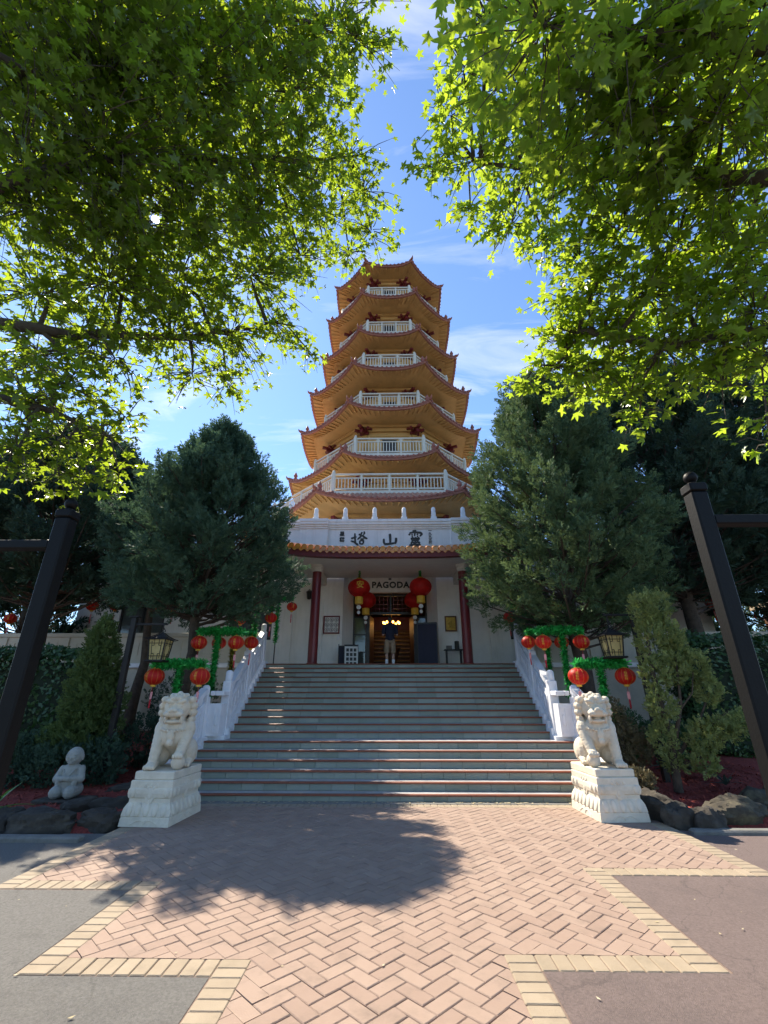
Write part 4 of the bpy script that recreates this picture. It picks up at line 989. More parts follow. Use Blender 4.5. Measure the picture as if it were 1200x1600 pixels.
# ------------------------------------------------------------------ red paper lanterns and tinsel stands
def lantern_tpl(name, r, big=False):
    L = empty(name, (0, 0, 0))
    n = 48; prof = []
    V = []; F = []; m = 14; hh = r*(.82 if big else .84)
    for j in range(m+1):
        a = -math.pi/2*.93+math.pi*.93*j/m
        for k in range(n):
            t = 2*math.pi*k/n; q = 1-.028*(math.cos(k*math.pi*2/4)*.5+.5)
            V.append((r*math.cos(a)*math.cos(t)*q, r*math.cos(a)*math.sin(t)*q, hh*math.sin(a)))
    for j in range(m):
        for k in range(n): F.append((j*n+k, j*n+(k+1) % n, (j+1)*n+(k+1) % n, (j+1)*n+k))
    body = ob('paper_body', arr_mesh('paper_body', V, F, 'lantern_red', smooth=True), L)
    rb = MB()
    for k in range(12 if not big else 0):
        t = 2*math.pi*k/12+.13; rb.tube([(1.002*r*math.cos(-1.3+2.6*j/8)*math.cos(t), 1.002*r*math.cos(-1.3+2.6*j/8)*math.sin(t), hh*1.002*math.sin(-1.3+2.6*j/8)) for j in range(9)], r*.011, 4, False)
    if not big: ob('rib', rb.mesh('rib', 'lantern_rib'), L)
    MB().lathe([(r*.26, hh*.93), (r*.26, hh*1.06), (r*.1, hh*1.08)], 14).build('top_cap', 'lantern_gold', L)
    MB().lathe([(r*.16, -hh*1.2), (r*.28, -hh*1.18), (r*.28, -hh*.95), (r*.2, -hh*.94)] if not big else [(r*.26, -hh*1.75), (r*.36, -hh*1.72), (r*.36, -hh*1.0), (r*.26, -hh*.95)], 14).build('bottom_cap', 'lantern_gold', L)
    MB().tube([(0, 0, hh*1.05), (0, 0, hh*1.05+r*.55)], r*.03, 5).build('cord', 'tassel', L)
    if big:
        MB().tube([(0, 0, -hh*1.7), (0, 0, -hh*2.9)], r*.02, 4).build('cord', 'tassel', L)
        MB().ell((0, 0, -hh*2.05), (r*.2, r*.05, r*.2), 12, 8).build('tag', 'paper', L); MB().ell((0, 0, -hh*2.6), (r*.14, r*.04, r*.16), 12, 8).build('tag', 'paper', L)
    else:
        MB().tube([(0, 0, -hh*1.15), (0, 0, -hh*1.75)], r*.02, 4).build('cord', 'tassel', L)
        MB().cbox(-r*.14, r*.14, -r*.05, r*.05, -hh*2.6, -hh*1.75, r*.02).build('tag', 'tag_pink', L)
        MB().lathe([(r*.03, -hh*2.6), (r*.09, -hh*2.75), (r*.08, -hh*3.6), (r*.03, -hh*3.65)], 8).build('tassel', 'tassel', L)
        # column of gold brush marks on the side that faces the path
        g = MB()
        for i, z in enumerate((.42, .08, -.26)):
            for (u, v, w_, h_) in ((0, .09, .2, .035), (0, -.02, .26, .035), (-.06, -.05, .035, .2), (.07, -.08, .035, .16), (0, -.14, .22, .03)):
                zz = (z+v)*hh; rad = r*math.sqrt(max(.05, 1-(zz/hh)**2))*1.012; x0, x1 = (u-w_/2)*r, (u+w_/2)*r; z0, z1 = zz-h_*hh/2, zz+h_*hh/2
                def yv(x, z): return -math.sqrt(max(0, 1-(z/hh)**2-(x/r)**2))*r*1.015
                g.add([(x0, yv(x0, z0), z0), (x1, yv(x1, z0), z0), (x1, yv(x1, z1), z1), (x0, yv(x0, z1), z1)], [(0, 1, 2, 3)])
        ob('gold_marks', g.mesh('gold_marks', 'lantern_gold'), body)
    return L
T_red = lantern_tpl('red_lantern', .19)
used = [False]
def hang(x, y, z, label, group, s=1.0):
    o = T_red if not used[0] else copy_tree(T_red); used[0] = True
    o.location = (x, y, z); o.scale = (s, s, s); o.rotation_euler = (random.uniform(-.04, .04), random.uniform(-.05, .05), random.uniform(-.5, .5)); tag(o, label, 'lantern', group); return o
def tinsel(path, rad, n, m, name, parent):
    P = [Vector(p) for p in path]; L = [0]
    for i in range(1, len(P)): L.append(L[-1]+(P[i]-P[i-1]).length)
    V = []; F = []; rv = []; b = 0
    for i in range(n):
        d = random.random()*L[-1]; k = max(j for j in range(len(P)-1) if L[j] <= d); p = P[k].lerp(P[k+1], (d-L[k])/(L[k+1]-L[k]))
        ax = (P[k+1]-P[k]).normalized(); q = Vector(np.random.default_rng(i+b).normal(size=3)); q -= ax*q.dot(ax)*.6; q.normalize()
        l = rad*random.uniform(.55, 1.15); t = q.cross(ax).normalized()*rad*.17; tip = p+q*l+ax*random.uniform(-.4, .4)*rad
        V += [tuple(p+q*l*.25-t), tuple(p+q*l*.25+t), tuple(tip+t*.8), tuple(tip-t*.8)]; F.append((b, b+1, b+2, b+3)); b += 4; rv += [random.random()]*4
    return ob(name, arr_mesh(name, V, F, m, rv), parent)
def stand(x, y, z0, zt, arm, label, m='tinsel', group='tinsel wrapped lantern stands', r=.125, dens=1.5):
    g = empty('tinsel_stand', (x, y, z0), label=label, category='lantern stand', group=group)
    h = zt-z0
    MB().tube([(0, 0, 0), (0, 0, h)], .02, 8).build('pole', 'black_frame', g); MB().tube([(arm[0], 0, h+.01), (arm[1], 0, h+.01)], .016, 8).build('crossarm', 'black_frame', g)
    tinsel([(0, 0, max(.2, h-1.5)), (0, 0, h)], r, int(900*dens), m, 'tinsel_wrap', g)
    tinsel([(arm[0], 0, h), (arm[1]*.5+arm[0]*.5, 0, h+.02), (arm[1], 0, h)], r, int(900*dens), 'tinsel', 'tinsel_wrap', g)
    return g
for sd, nm in ((-1, 'left'), (1, 'right')):
    G = 'red lanterns hanging from the tinsel stands'
    xo = -.07 if sd < 0 else .0
    stand(sd*4.4, 9.98, .5, 2.37, (-.52, .52), 'green tinsel stand nearest the plaza, behind the %s lion' % nm)
    hang(sd*4.4-.49, 9.95, 2.13, 'red lantern behind the %s lion, on the %s end of the nearest stand' % (nm, 'outer' if sd < 0 else 'inner'), G, 1.05)
    hang(sd*4.4+.47, 9.95, 2.13, 'red lantern behind the %s lion, on the %s end of the nearest stand' % (nm, 'inner' if sd < 0 else 'outer'), G, 1.05)
    stand(sd*4.3, 11.62, .8, 3.27, (-.5, .62) if sd < 0 else (-.62, .5), 'green tinsel stand beside the landing on the %s of the stairs' % nm)
    hang(sd*4.75, 11.6, 3.0, 'red lantern on the outer end of the landing stand, %s side' % nm, G, 1.03)
    hang(sd*3.82, 11.6, 3.0, 'red lantern on the inner end of the landing stand, %s side' % nm, G, 1.03)
    stand(sd*4.22, 12.6, 1.0, 3.37, (-.5, .5), 'slim tinsel stand one step up from the landing stand, %s side' % nm, 'tinsel_gold' if sd < 0 else 'tinsel', r=.11)
    hang(sd*3.74, 12.6, 3.11, 'red lantern over the middle newel post, %s balustrade' % nm, G)
    hang(sd*4.62, 12.6, 3.1, 'red lantern half hidden by tinsel beyond the landing stand, %s' % nm, G)
    stand(sd*4.28, 14.6, 2.2, 4.4, (-.5, .5), 'tinsel stand at the top of the stairs on the %s, under the cypress' % nm)
    hang(sd*3.8, 14.6, 4.1, 'red lantern above the top newel post, %s balustrade' % nm, G)
    hang(sd*4.77, 14.6, 4.06, 'red lantern under the cypress at the top of the %s balustrade' % nm, G)
stand(-3.9, 15.8, PZ, 4.95, (-.25, .5), 'tinsel stand on the terrace, left of the porch', dens=.7); hang(-3.42, 15.8, 4.68, 'red lantern on the terrace against the white wall, left of the porch', 'red lanterns hanging from the tinsel stands', .95)
places = ['left of the left cypress trunk, near the lamp post', 'left of the left cypress, above the cone shrub', 'above the cone shrub, second from the left gate post', 'beside the left gate post, inner side', 'at the far left behind the gate post']
for i, (x, z) in enumerate(((-8.2, 4.95), (-8.95, 4.98), (-10.4, 4.96), (-11.3, 4.97), (-14.3, 4.5))): hang(x, 17.0, z, 'far red lantern, '+places[i], 'lanterns strung along the wing', 1.15)
for i, (x, z, w_) in enumerate(((11.1, 5.1, 'just left of the right gate post'), (11.95, 5.0, 'partly covered by the right gate post'), (13.4, 5.05, 'right of the right gate post'), (6.2, 4.9, 'behind the right cypress trunk'))): hang(x, 17.0, z, 'far red lantern, '+w_, 'lanterns strung along the wing', 1.15)
for sd in (-1, 1):
    MB().tube([(sd*4.9, 17, 5.55), (sd*8, 17, 5.38), (sd*11, 17, 5.42), (sd*15, 17, 5.3)], .012, 5).build('lantern_wire', 'black_frame', label='thin wire carrying far lanterns along the %s wing' % ('left' if sd < 0 else 'right'), category='wire')
T_big = lantern_tpl('large_red_lantern', .44, True)
big_at = [(-1.19, 17.3, 5.68, 1.0, 'large red porch lantern, front left, with a gold character'), (1.19, 17.3, 5.71, 1.0, 'large red porch lantern, front right'), (-.98, 18.35, 5.42, .95, 'large red porch lantern, rear left, nearer the door'), (1.0, 18.35, 5.42, .95, 'large red porch lantern, rear right, nearer the door')]
for i, (x, y, z, s, lb) in enumerate(big_at):
    o = T_big if i == 0 else copy_tree(T_big); o.location = (x, y, z); o.scale = (s, s, s); tag(o, lb, 'lantern', 'large porch lanterns')
    c_ = tinsel([(0, 0, .38), (0, 0, .72)], .07, 160, 'tinsel', 'tinsel_wrap', o)
for x, ch, par in ((-1.19, '安', T_big),):
    g = text_mesh(ch, .3, .004, 'lantern_gold', .004)
    o = ob('gold_character', g, T_big, (.07, -.437, .02)); o.rotation_euler = (math.pi/2, 0, 0)

# ------------------------------------------------------------------ things in the porch
def framed(name, x0, x1, z0, z1, m, label, cat, fm='maroon', y=18.42):
    g = empty(name, ((x0+x1)/2, y, (z0+z1)/2), label=label, category=cat); w, h = (x1-x0)/2, (z1-z0)/2
    MB().box(-w+.03, w-.03, .0, .02, -h+.03, h-.03).build('picture', m, g)
    f = MB()
    for (a, b, c, d) in ((-w, w, h-.05, h), (-w, w, -h, -h+.05), (-w, -w+.05, -h+.05, h-.05), (w-.05, w, -h+.05, h-.05)): f.cbox(a, b, -.03, .018, c, d, .006)
    split_build(f, lambda q: q.build('frame', fm, g)); return g
pb = framed('notice_board', -2.68, -2.02, 4.1, 4.8, 'paper', 'maroon framed white board with nine round seals, left of the door', 'notice board')
for i in range(3):
    for j in range(3):
        x, z = (i-1)*.185, (j-1)*.195; rg = MB().tube([(x+.075*math.cos(a), -.004, z+.075*math.sin(a)) for a in np.linspace(0, 2*math.pi, 15)], .007, 4, False)
        for (u, v, w_, h_) in ((0, .02, .08, .012), (0, -.02, .09, .012), (.01*(i-j), 0, .012, .09), (.03, -.03, .012, .04)): rg.box(x+u-w_/2, x+u+w_/2, -.006, -.001, z+v-h_/2, z+v+h_/2)
        rg.build('seal', 'ink', pb)
gp = framed('gold_picture', 2.19, 2.66, 4.18, 4.78, 'gold', 'brown framed gold relief picture right of the door', 'picture', 'wood')
rl_ = MB()
for k in range(7): rl_.ell((random.uniform(-.12, .12), 0, random.uniform(-.18, .18)), (.05, .015, .06), 8, 6)
split_build(rl_, lambda q: q.build('relief', 'gold', gp, smooth=True))
MB().cbox(-2.12, -2.0, 18.44, 18.495, 3.86, 4.04, .01).build('wall_switch', 'trim_white', label='small white switch box under the seal board', category='switch')
sb = empty('sandwich_board', (-1.45, 17.6, PZ), R(8), label='white poster board of portraits leaning left of the doorway', category='sign board')
M = Matrix.Rotation(R(-12), 4, 'X')
MB().cbox(-.27, .27, -.02, .02, 0, .85, .008, M).build('board', 'black_frame', sb); MB().box(-.25, .25, -.026, -.021, .04, .81, M).build('poster', 'paper', sb)
for i in range(3):
    for j in range(4): MB().box(-.19+.14*i, -.09+.14*i, -.031, -.027, .1+.17*j, .22+.17*j, M).build('portrait', 'ink', sb)
MB().cbox(-.27, .27, .3, .33, 0, .82, .008, Matrix.Rotation(R(10), 4, 'X')).build('back_leg', 'black_frame', sb)
eb = empty('easel_frame', (-1.95, 17.9, PZ), label='narrow black framed easel at the left jamb', category='easel')
MB().cbox(-.03, .0, -.02, .02, 0, .9, .005).cbox(.24, .27, -.02, .02, 0, .86, .005).cbox(.0, .24, -.02, .02, .8, .84, .005).build('frame', 'black_frame', eb); MB().box(0, .24, -.005, .005, .05, .8).build('sheet', 'navy_board', eb)
nb = empty('display_board', (1.42, 17.75, PZ), R(-14), label='tall dark navy display board standing right of the doorway', category='display board')
MB().cbox(-.36, .36, -.02, .02, .02, 1.62, .008).build('panel', 'navy_board', nb)
f = MB()
for (a, b, c, d) in ((-.39, .39, 1.621, 1.68), (-.39, -.361, .3, 1.62), (.361, .39, .0, 1.62), (-.39, .39, .0, .02), (-.39, -.361, 0, .3)): f.box(a, b, -.03, .03, c, d)
split_build(f, lambda q: q.build('frame', 'black_frame', nb))
tb = empty('side_table', (2.42, 18.0, PZ), label='small black side table against the wall beside the right column', category='table')
MB().cbox(-.36, .36, -.16, .16, .66, .7, .006).build('top', 'black_frame', tb)
for sx in (-1, 1):
    for sy in (-1, 1): MB().cbox(sx*.27-.025, sx*.27+.025, sy*.11-.025, sy*.11+.025, 0, .659, .004).build('leg', 'black_frame', tb)
MB().cbox(2.15, 2.36, 17.94, 18.06, PZ+.701, PZ+.84, .006).build('small_box', 'kerb', label='small grey box on the black side table', category='box')
MB().lathe([(.09, PZ+.701), (.09, PZ+1.0), (.07, PZ+1.01)], 14, (2.56, 18.0, 0)).build('canister', 'black_frame', label='black canister on the side table', category='canister')
MB().cbox(3.75, 4.3, 16.9, 17.2, PZ, PZ+.12, .02).build('low_bench', 'navy_board', label='low dark bench at the top of the right balustrade', category='bench')
for sd in (-1, 1):
    g = empty('wall_sconce', (sd*3.3, 18.3, 5.65), label='black wall lantern on the white wall beside the %s maroon column' % ('left' if sd < 0 else 'right'), category='wall lamp')
    MB().cbox(-.05, .05, .12, .195, -.15, .15, .01).tube([(0, .15, .1), (0, .02, .2), (0, 0, .14)], .015, 6).build('bracket', 'black_frame', g)
    MB().lathe([(.05, -.2), (.09, -.17), (.12, .08), (.15, .1), (.05, .18), (.02, .22)], 6).build('lantern_body', 'black_frame', g)
MB().cbox(-.06, .06, 18.82, 18.898, 6.38, 6.46, .01).build('door_camera', 'kerb', label='small grey box above the lettering over the door', category='camera')

# ------------------------------------------------------------------ visitor
pe = empty('person', (.0, 17.0, PZ), label='visitor seen from behind in navy shirt, khaki shorts and white socks', category='person')
b = MB()   # body: legs, trunk, arms, head as one surface; visitor faces +Y (into the hall)
for s in (-1, 1):
    b.cap((s*.1, 0, .86), (s*.115, .0, .5), .092, .062, 12, 6); b.cap((s*.115, 0, .5), (s*.12, -.015, .1), .062, .042, 12, 6); b.ell((s*.117, -.03, .36), (.058, .062, .11), 10, 8)
    b.ell((s*.125, .05, .035), (.045, .13, .035), 10, 6)
    b.cap((s*.2, 0, 1.42), (s*.25, .03, 1.14), .058, .046, 10, 5); b.cap((s*.25, .03, 1.14), (s*.13, .25, 1.2), .044, .032, 10, 5)
    b.ell((s*.09, .29, 1.22), (.04, .05, .03), 10, 6)
    for k in range(4): b.cap((s*(.085+.0*k), .31, 1.2+.018*k), (s*(.03), .35, 1.2+.018*k), .0095, .008, 8, 3)
    b.cap((s*.09, .28, 1.25), (s*.05, .31, 1.28), .011, .009, 8, 3)
b.ell((0, 0, .93), (.17, .12, .14), 14, 10); b.cap((0, 0, .98), (0, .01, 1.3), .135, .15, 14, 6); b.ell((0, .0, 1.4), (.21, .11, .1), 14, 8); b.cap((0, 0, 1.45), (0, .03, 1.56), .055, .052, 10, 3)
b.ell((0, .04, 1.66), (.075, .095, .115), 14, 10); b.ell((0, .14, 1.65), (.014, .02, .025), 8, 6)
for s in (-1, 1): b.ell((s*.078, .03, 1.66), (.014, .025, .033), 8, 6)
ob('body', remeshed(b, 'body', 'skin', .012, 3), pe)
sh = MB(); sh.ell((0, 0, 1.0), (.185, .14, .12), 14, 8).cap((0, 0, 1.0), (0, .01, 1.3), .165, .168, 14, 6).ell((0, 0, 1.4), (.225, .125, .105), 14, 8)
for s in (-1, 1): sh.cap((s*.2, 0, 1.43), (s*.245, .025, 1.2), .078, .068, 12, 5)
sh.cap((0, 0, 1.47), (0, .01, 1.5), .07, .068, 12, 2)
ob('shirt', remeshed(sh, 'shirt', 'shirt_navy', .014, 3), pe)
so2 = MB(); so2.ell((0, 0, .92), (.182, .135, .14), 14, 8)
for s in (-1, 1): so2.cap((s*.1, 0, .86), (s*.118, 0, .53), .108, .098, 12, 6)
ob('shorts', remeshed(so2, 'shorts', 'shorts_khaki', .014, 3), pe)
for s in (-1, 1):
    MB().lathe([(.05, .07), (.05, .12), (.054, .26), (.052, .265)], 14, (s*.12, -.012, 0)).build('sock', 'sock', pe, smooth=True)
    sm = MB().ell((s*.125, .05, .045), (.055, .145, .045), 12, 8).ell((s*.123, -.03, .07), (.052, .06, .05), 12, 8); ob('shoe', remeshed(sm, 'shoe', 'shoe_blue', .01, 2), pe)
hr = MB().ell((0, .02, 1.69), (.083, .098, .1), 14, 10).ell((0, -.03, 1.64), (.075, .06, .075), 12, 8); ob('hair', remeshed(hr, 'hair', 'hair', .01, 2), pe)
# pavilion roof corners cropped by the frame
for x, y, lb in ((14.75, 17.5, 'right'),):
    g = empty('pavilion', (x+1.6, y, PZ-.3), label='timber pavilion roof corner at the far %s edge' % lb, category='pavilion')
    MB().add([(-1.75, -1.2, 2.7), (1.7, -1.2, 2.7), (1.7, 1.2, 2.7), (-1.75, 1.2, 2.7), (0, 0, 3.7), (-1.75, -1.2, 2.55), (1.7, -1.2, 2.55), (1.7, 1.2, 2.55), (-1.75, 1.2, 2.55)], [(0, 1, 4), (1, 2, 4), (2, 3, 4), (3, 0, 4), (0, 5, 6, 1), (3, 8, 5, 0), (5, 8, 7, 6), (1, 6, 7, 2), (2, 7, 8, 3)]).build('roof', 'pavilion', g)
    for sx in (-1.4, 1.4):
        for sy in (-.9, .9): MB().cbox(sx-.08, sx+.08, sy-.08, sy+.08, 0, 2.54, .01).build('post', 'wood', g)
# ------------------------------------------------------------------ vegetation
def basis(d):
    up = np.where(np.abs(d[:, 2:3]) > .95, np.array([[1., 0, 0]]), np.array([[0, 0, 1.]]))
    s = np.cross(d, up); s /= np.linalg.norm(s, axis=1, keepdims=True)+1e-9
    return s, np.cross(s, d)
def unit(a): return a/(np.linalg.norm(a, axis=1, keepdims=True)+1e-9)
def sprays(O, D, Ln, k=9, w=.1, g=None):
    """feathery conifer sprays: k narrow blades set along each axis"""
    g = g or rng; N = len(O); s, u = basis(D); roll = g.uniform(0, 6.28, N)[:, None]; S1 = s*np.cos(roll)+u*np.sin(roll)
    V = np.zeros((N, k, 4, 3)); rv = np.repeat(g.random(N), k*4)
    nn = np.cross(D, S1)
    for i in range(k):
        t = .12+.88*i/(k-1); sg = -1 if i % 2 else 1
        if i == k-1: dirn = D.copy(); b0 = O+D*Ln[:, None]*.75
        else: dirn = unit(D*(.75)+S1*sg*(.75-.25*t)+nn*g.normal(0, .25, (N, 1))); b0 = O+D*Ln[:, None]*t*.85
        bl = Ln[:, None]*(.5-.22*t)*g.uniform(.8, 1.25, (N, 1)); ww = Ln[:, None]*w*.5
        sd = unit(np.cross(dirn, nn+g.normal(0, .5, (N, 3))))
        V[:, i, 0] = b0; V[:, i, 1] = b0+dirn*bl*.45+sd*ww; V[:, i, 2] = b0+dirn*bl; V[:, i, 3] = b0+dirn*bl*.45-sd*ww
    F = np.arange(N*k*4).reshape(-1, 4)
    return V.reshape(-1, 3), F, rv
def conifer(name, base, top, env, label, m, nb=150, per=42, ls=(.24, .42), tr=.19, group=None, seed=1, trunk_to=.8, upang=(15, 60), k=9, w=.13, low=None, tops=4, squash=(1, 1)):
    g = np.random.default_rng(seed); rr = random.Random(seed)
    t = empty(name, base, label=label, category='tree', group=group)
    H = top[2]-base[2]; zs = [e[0] for e in env]; rs = [e[1] for e in env]
    z0, z1 = zs[0], zs[-1]
    axis = lambda z: np.array([base[0]+(top[0]-base[0])*min(1, max(0, (z-base[2])/H)), base[1]+(top[1]-base[1])*min(1, max(0, (z-base[2])/H)), z])
    br = MB(); OO = []; DD = []; LL = []
    for i in range(nb):   # plumes: each a tuft of sprays at the end of its own bough
        z = z0+(z1-z0)*((i+.5)/nb)**.95; az = i*2.39996+rr.uniform(-.3, .3); env_r = np.interp(z, zs, rs); inner_ = rr.random() < .28
        rad = env_r*(rr.uniform(.35, .65) if inner_ else rr.uniform(.72, 1.12)); f = (z-z0)/(z1-z0); el = R(upang[0]+(upang[1]-upang[0])*f)+rr.uniform(-.25, .3)
        c = axis(z)+np.array([math.cos(az)*rad*squash[0], math.sin(az)*rad*squash[1], 0]); st = axis(max(base[2]+.9, z-rad*math.tan(el)*.7))
        dv = np.array([math.cos(az)*math.cos(el), math.sin(az)*math.cos(el), math.sin(el)])+g.normal(0, .15, 3); dv /= np.linalg.norm(dv)
        pl = rr.uniform(.75, 1.25)*(.55+.25*env_r/2); pr = rr.uniform(.17, .27)*(.6+.25*env_r)
        mid = (st+c)/2+np.array([0, 0, -.08*rad]); br.tube([tuple(st), tuple(mid), tuple(c), tuple(c+dv*pl*.4)], [.034, .026, .016, .004], 4, False)
        n = int(per*(.6+.4*pl)); t_ = g.uniform(-.5, .55, n); w_ = pr*np.sqrt(np.clip(1-(t_/.62)**2, .05, 1)); off = unit(g.normal(size=(n, 3)))*(w_*g.uniform(.25, 1, n)**.6)[:, None]
        OO.append(c[None]+dv[None]*(t_*pl)[:, None]+off); DD.append(unit(dv[None]+unit(off)*.75+np.array([[0, 0, .25]])+g.normal(0, .22, (n, 3)))); LL.append(g.uniform(ls[0], ls[1], n)*.8)
    for i in range(tops):   # pointed leaders standing out of the crown
        a = i*2.39996+rr.uniform(-.4, .4); q = rr.uniform(.15, 1)**.7*rs[len(rs)//2]*.72 if i else 0; zt_ = np.interp(q, rs[::-1][:len(rs)//2+1], zs[::-1][:len(rs)//2+1])+rr.uniform(.15, .6); c = axis(zt_); n = 80
        dz = g.uniform(0, 1, n)**.75*1.5; rad = .05+.2*dz; th = g.uniform(0, 6.28, n)
        P = np.c_[c[0]+math.cos(a)*q+rad*np.cos(th)*g.uniform(.3, 1, n), c[1]+math.sin(a)*q+rad*np.sin(th)*g.uniform(.3, 1, n), zt_-dz]
        OO.append(P); DD.append(unit(np.c_[np.cos(th)*.5, np.sin(th)*.5, np.full(n, 1.)]+g.normal(0, .2, (n, 3)))); LL.append(g.uniform(ls[0]*.7, ls[1]*.8, n))
    V, F, rv = sprays(np.vstack(OO), np.vstack(DD), np.concatenate(LL), k, w, g)
    b0 = np.array(base); inv = lambda me: me
    o = ob('crown', arr_mesh('crown', V-b0[None], F, m, rv), t)
    n = 9; tp = [axis(base[2]-.3+(z1-base[2])*trunk_to*i/(n-1)) for i in range(n)]
    tb_ = MB().tube([tuple(p+np.array([.06*math.sin(i*1.7+seed), .05*math.cos(i*2.1), 0])-b0) for i, p in enumerate(tp)], [tr*(1.25 if i == 0 else 1)*(1-.75*i/(n-1)) for i in range(n)], 10)
    tb_.build('trunk', 'bark', t, smooth=True)
    ob('branches', arr_mesh('branches', np.array(br.v)-b0[None], br.f, 'bark'), t)
    return t
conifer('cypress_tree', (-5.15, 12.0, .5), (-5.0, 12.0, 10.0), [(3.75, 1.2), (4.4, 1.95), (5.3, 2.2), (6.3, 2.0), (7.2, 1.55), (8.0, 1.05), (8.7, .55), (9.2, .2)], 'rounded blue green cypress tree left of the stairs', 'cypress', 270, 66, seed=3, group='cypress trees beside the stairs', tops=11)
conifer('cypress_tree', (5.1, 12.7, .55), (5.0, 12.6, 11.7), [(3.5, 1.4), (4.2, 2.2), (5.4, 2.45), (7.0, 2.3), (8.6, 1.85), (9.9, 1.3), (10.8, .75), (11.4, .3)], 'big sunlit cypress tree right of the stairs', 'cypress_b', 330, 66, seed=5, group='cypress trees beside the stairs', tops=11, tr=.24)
conifer('conifer_tree', (-10.9, 14.2, .7), (-11.0, 14.2, 10.3), [(4.7, 1.6), (5.3, 2.7), (6.8, 3.1), (8.2, 2.6), (9.4, 1.6), (10.3, .6)], 'dark conifer behind the left gate post', 'dark_conifer', 230, 66, (.34, .58), seed=8, tops=5, tr=.3)
conifer('conifer_tree', (-7.9, 15.0, .7), (-7.9, 15.0, 8.6), [(4.9, .9), (5.5, 1.5), (6.8, 1.6), (7.7, 1.1), (8.6, .4)], 'thin greyish conifer between the left cypress and the left gate post', 'dark_conifer', 90, 50, (.3, .5), seed=9, tops=2)
conifer('conifer_tree', (9.8, 15.0, .7), (9.8, 15.0, 13.6), [(4.8, 1.6), (5.6, 2.8), (7.5, 3.2), (10, 2.7), (12, 1.7), (13.4, .6)], 'tall dark conifer behind the right gate post', 'dark_conifer', 260, 62, (.36, .6), seed=10, tops=5, tr=.3)
conifer('conifer_tree', (14.5, 16.2, .7), (14.5, 16.2, 15.4), [(4.4, 1.8), (6, 3.2), (9, 3.6), (12, 2.8), (14, 1.6), (15.2, .6)], 'dark conifer rising at the right edge of the frame', 'dark_conifer', 260, 60, (.4, .66), seed=11, tops=4, tr=.32)

conifer('conifer_tree', (-17.0, 21.0, 0), (-17.0, 21.0, 13.0), [(1.0, 3.0), (4, 4.2), (8, 4.0), (11, 2.4), (12.8, .7)], 'background conifer glimpsed at the far left behind the terrace', 'dark_conifer', 170, 50, (.6, 1.0), seed=14, tops=3, tr=.35)
conifer('conifer_tree', (20.0, 23.0, 0), (20.0, 23.0, 15.0), [(1.5, 3.2), (5, 4.6), (10, 4.2), (13, 2.4), (14.8, .7)], 'background conifer glimpsed at the far right behind the terrace', 'dark_conifer', 170, 50, (.6, 1.0), seed=15, tops=3, tr=.35)
def shrub(name, base, blobs, label, m, n, ls, k=7, w=.2, stems=(), seed=1, cat='shrub', up=.6, group=None):
    g = np.random.default_rng(seed); t = empty(name, base, label=label, category=cat, group=group); b0 = np.array(base, float); O = []; D = []
    vol = np.array([b[3]*b[4]*b[5] for b in blobs])**.67; vol /= vol.sum()
    for bb, f in zip(blobs, vol):
        q = max(8, int(n*f)); c = np.array(bb[:3]); r = np.array(bb[3:6]); p = unit(g.normal(size=(q, 3)))*(g.uniform(.35, 1, (q, 1))**.5)
        # lumpy outline
        lum = 1+.16*np.sin(p[:, :1]*7+bb[0]*5)*np.cos(p[:, 2:3]*8+bb[2]*7)
        O.append(c+p*r*lum); D.append(unit(p*.9+np.array([[0, 0, up]])+g.normal(0, .35, (q, 3))))
    O = np.vstack(O); D = np.vstack(D); V, F, rv = sprays(O-D*.05, D, g.uniform(ls[0], ls[1], len(O)), k, w, g)
    ob('foliage', arr_mesh('foliage', V, F, m, rv), t)
    s = MB()
    for st in stems: s.tube(st[0], st[1], 6, False)
    if not stems: s.tube([(0, 0, -.15), (0, .02, blobs[0][2])], [.05, .02], 6)
    s.build('stem', 'bark', t, smooth=True); return t
shrub('cone_shrub', (-6.05, 9.95, .3), [(0, 0, .75, .62, .6, .5), (0, 0, 1.35, .6, .55, .6), (-.05, 0, 1.95, .46, .45, .6), (-.1, 0, 2.5, .3, .3, .5), (-.12, 0, 2.8, .16, .16, .3), (-.45, -.1, .55, .4, .4, .35)], 'cone shaped green shrub behind the kneeling monk statue', 'shrub_green', 4600, (.1, .2), seed=21)
st = [([(0, 0, -.1), (.05, 0, .8), (.0, .02, 1.8), (.05, 0, 2.9)], [.075, .06, .045, .015]), ([(.05, 0, .5), (.35, -.05, 1.3), (.5, 0, 2.2)], [.045, .03, .012]), ([(.05, 0, .4), (.6, .05, .9), (.95, 0, 1.5)], [.04, .028, .012]), ([(.1, 0, .3), (.6, -.1, .5), (1.05, -.1, .8)], [.035, .022, .01]), ([(.3, -.05, 1.2), (.55, -.15, 1.5), (.7, -.1, 1.9)], [.02, .014, .006]), ([(.6, .05, .9), (.8, -.2, 1.0), (1.05, -.25, 1.2)], [.018, .012, .005])]
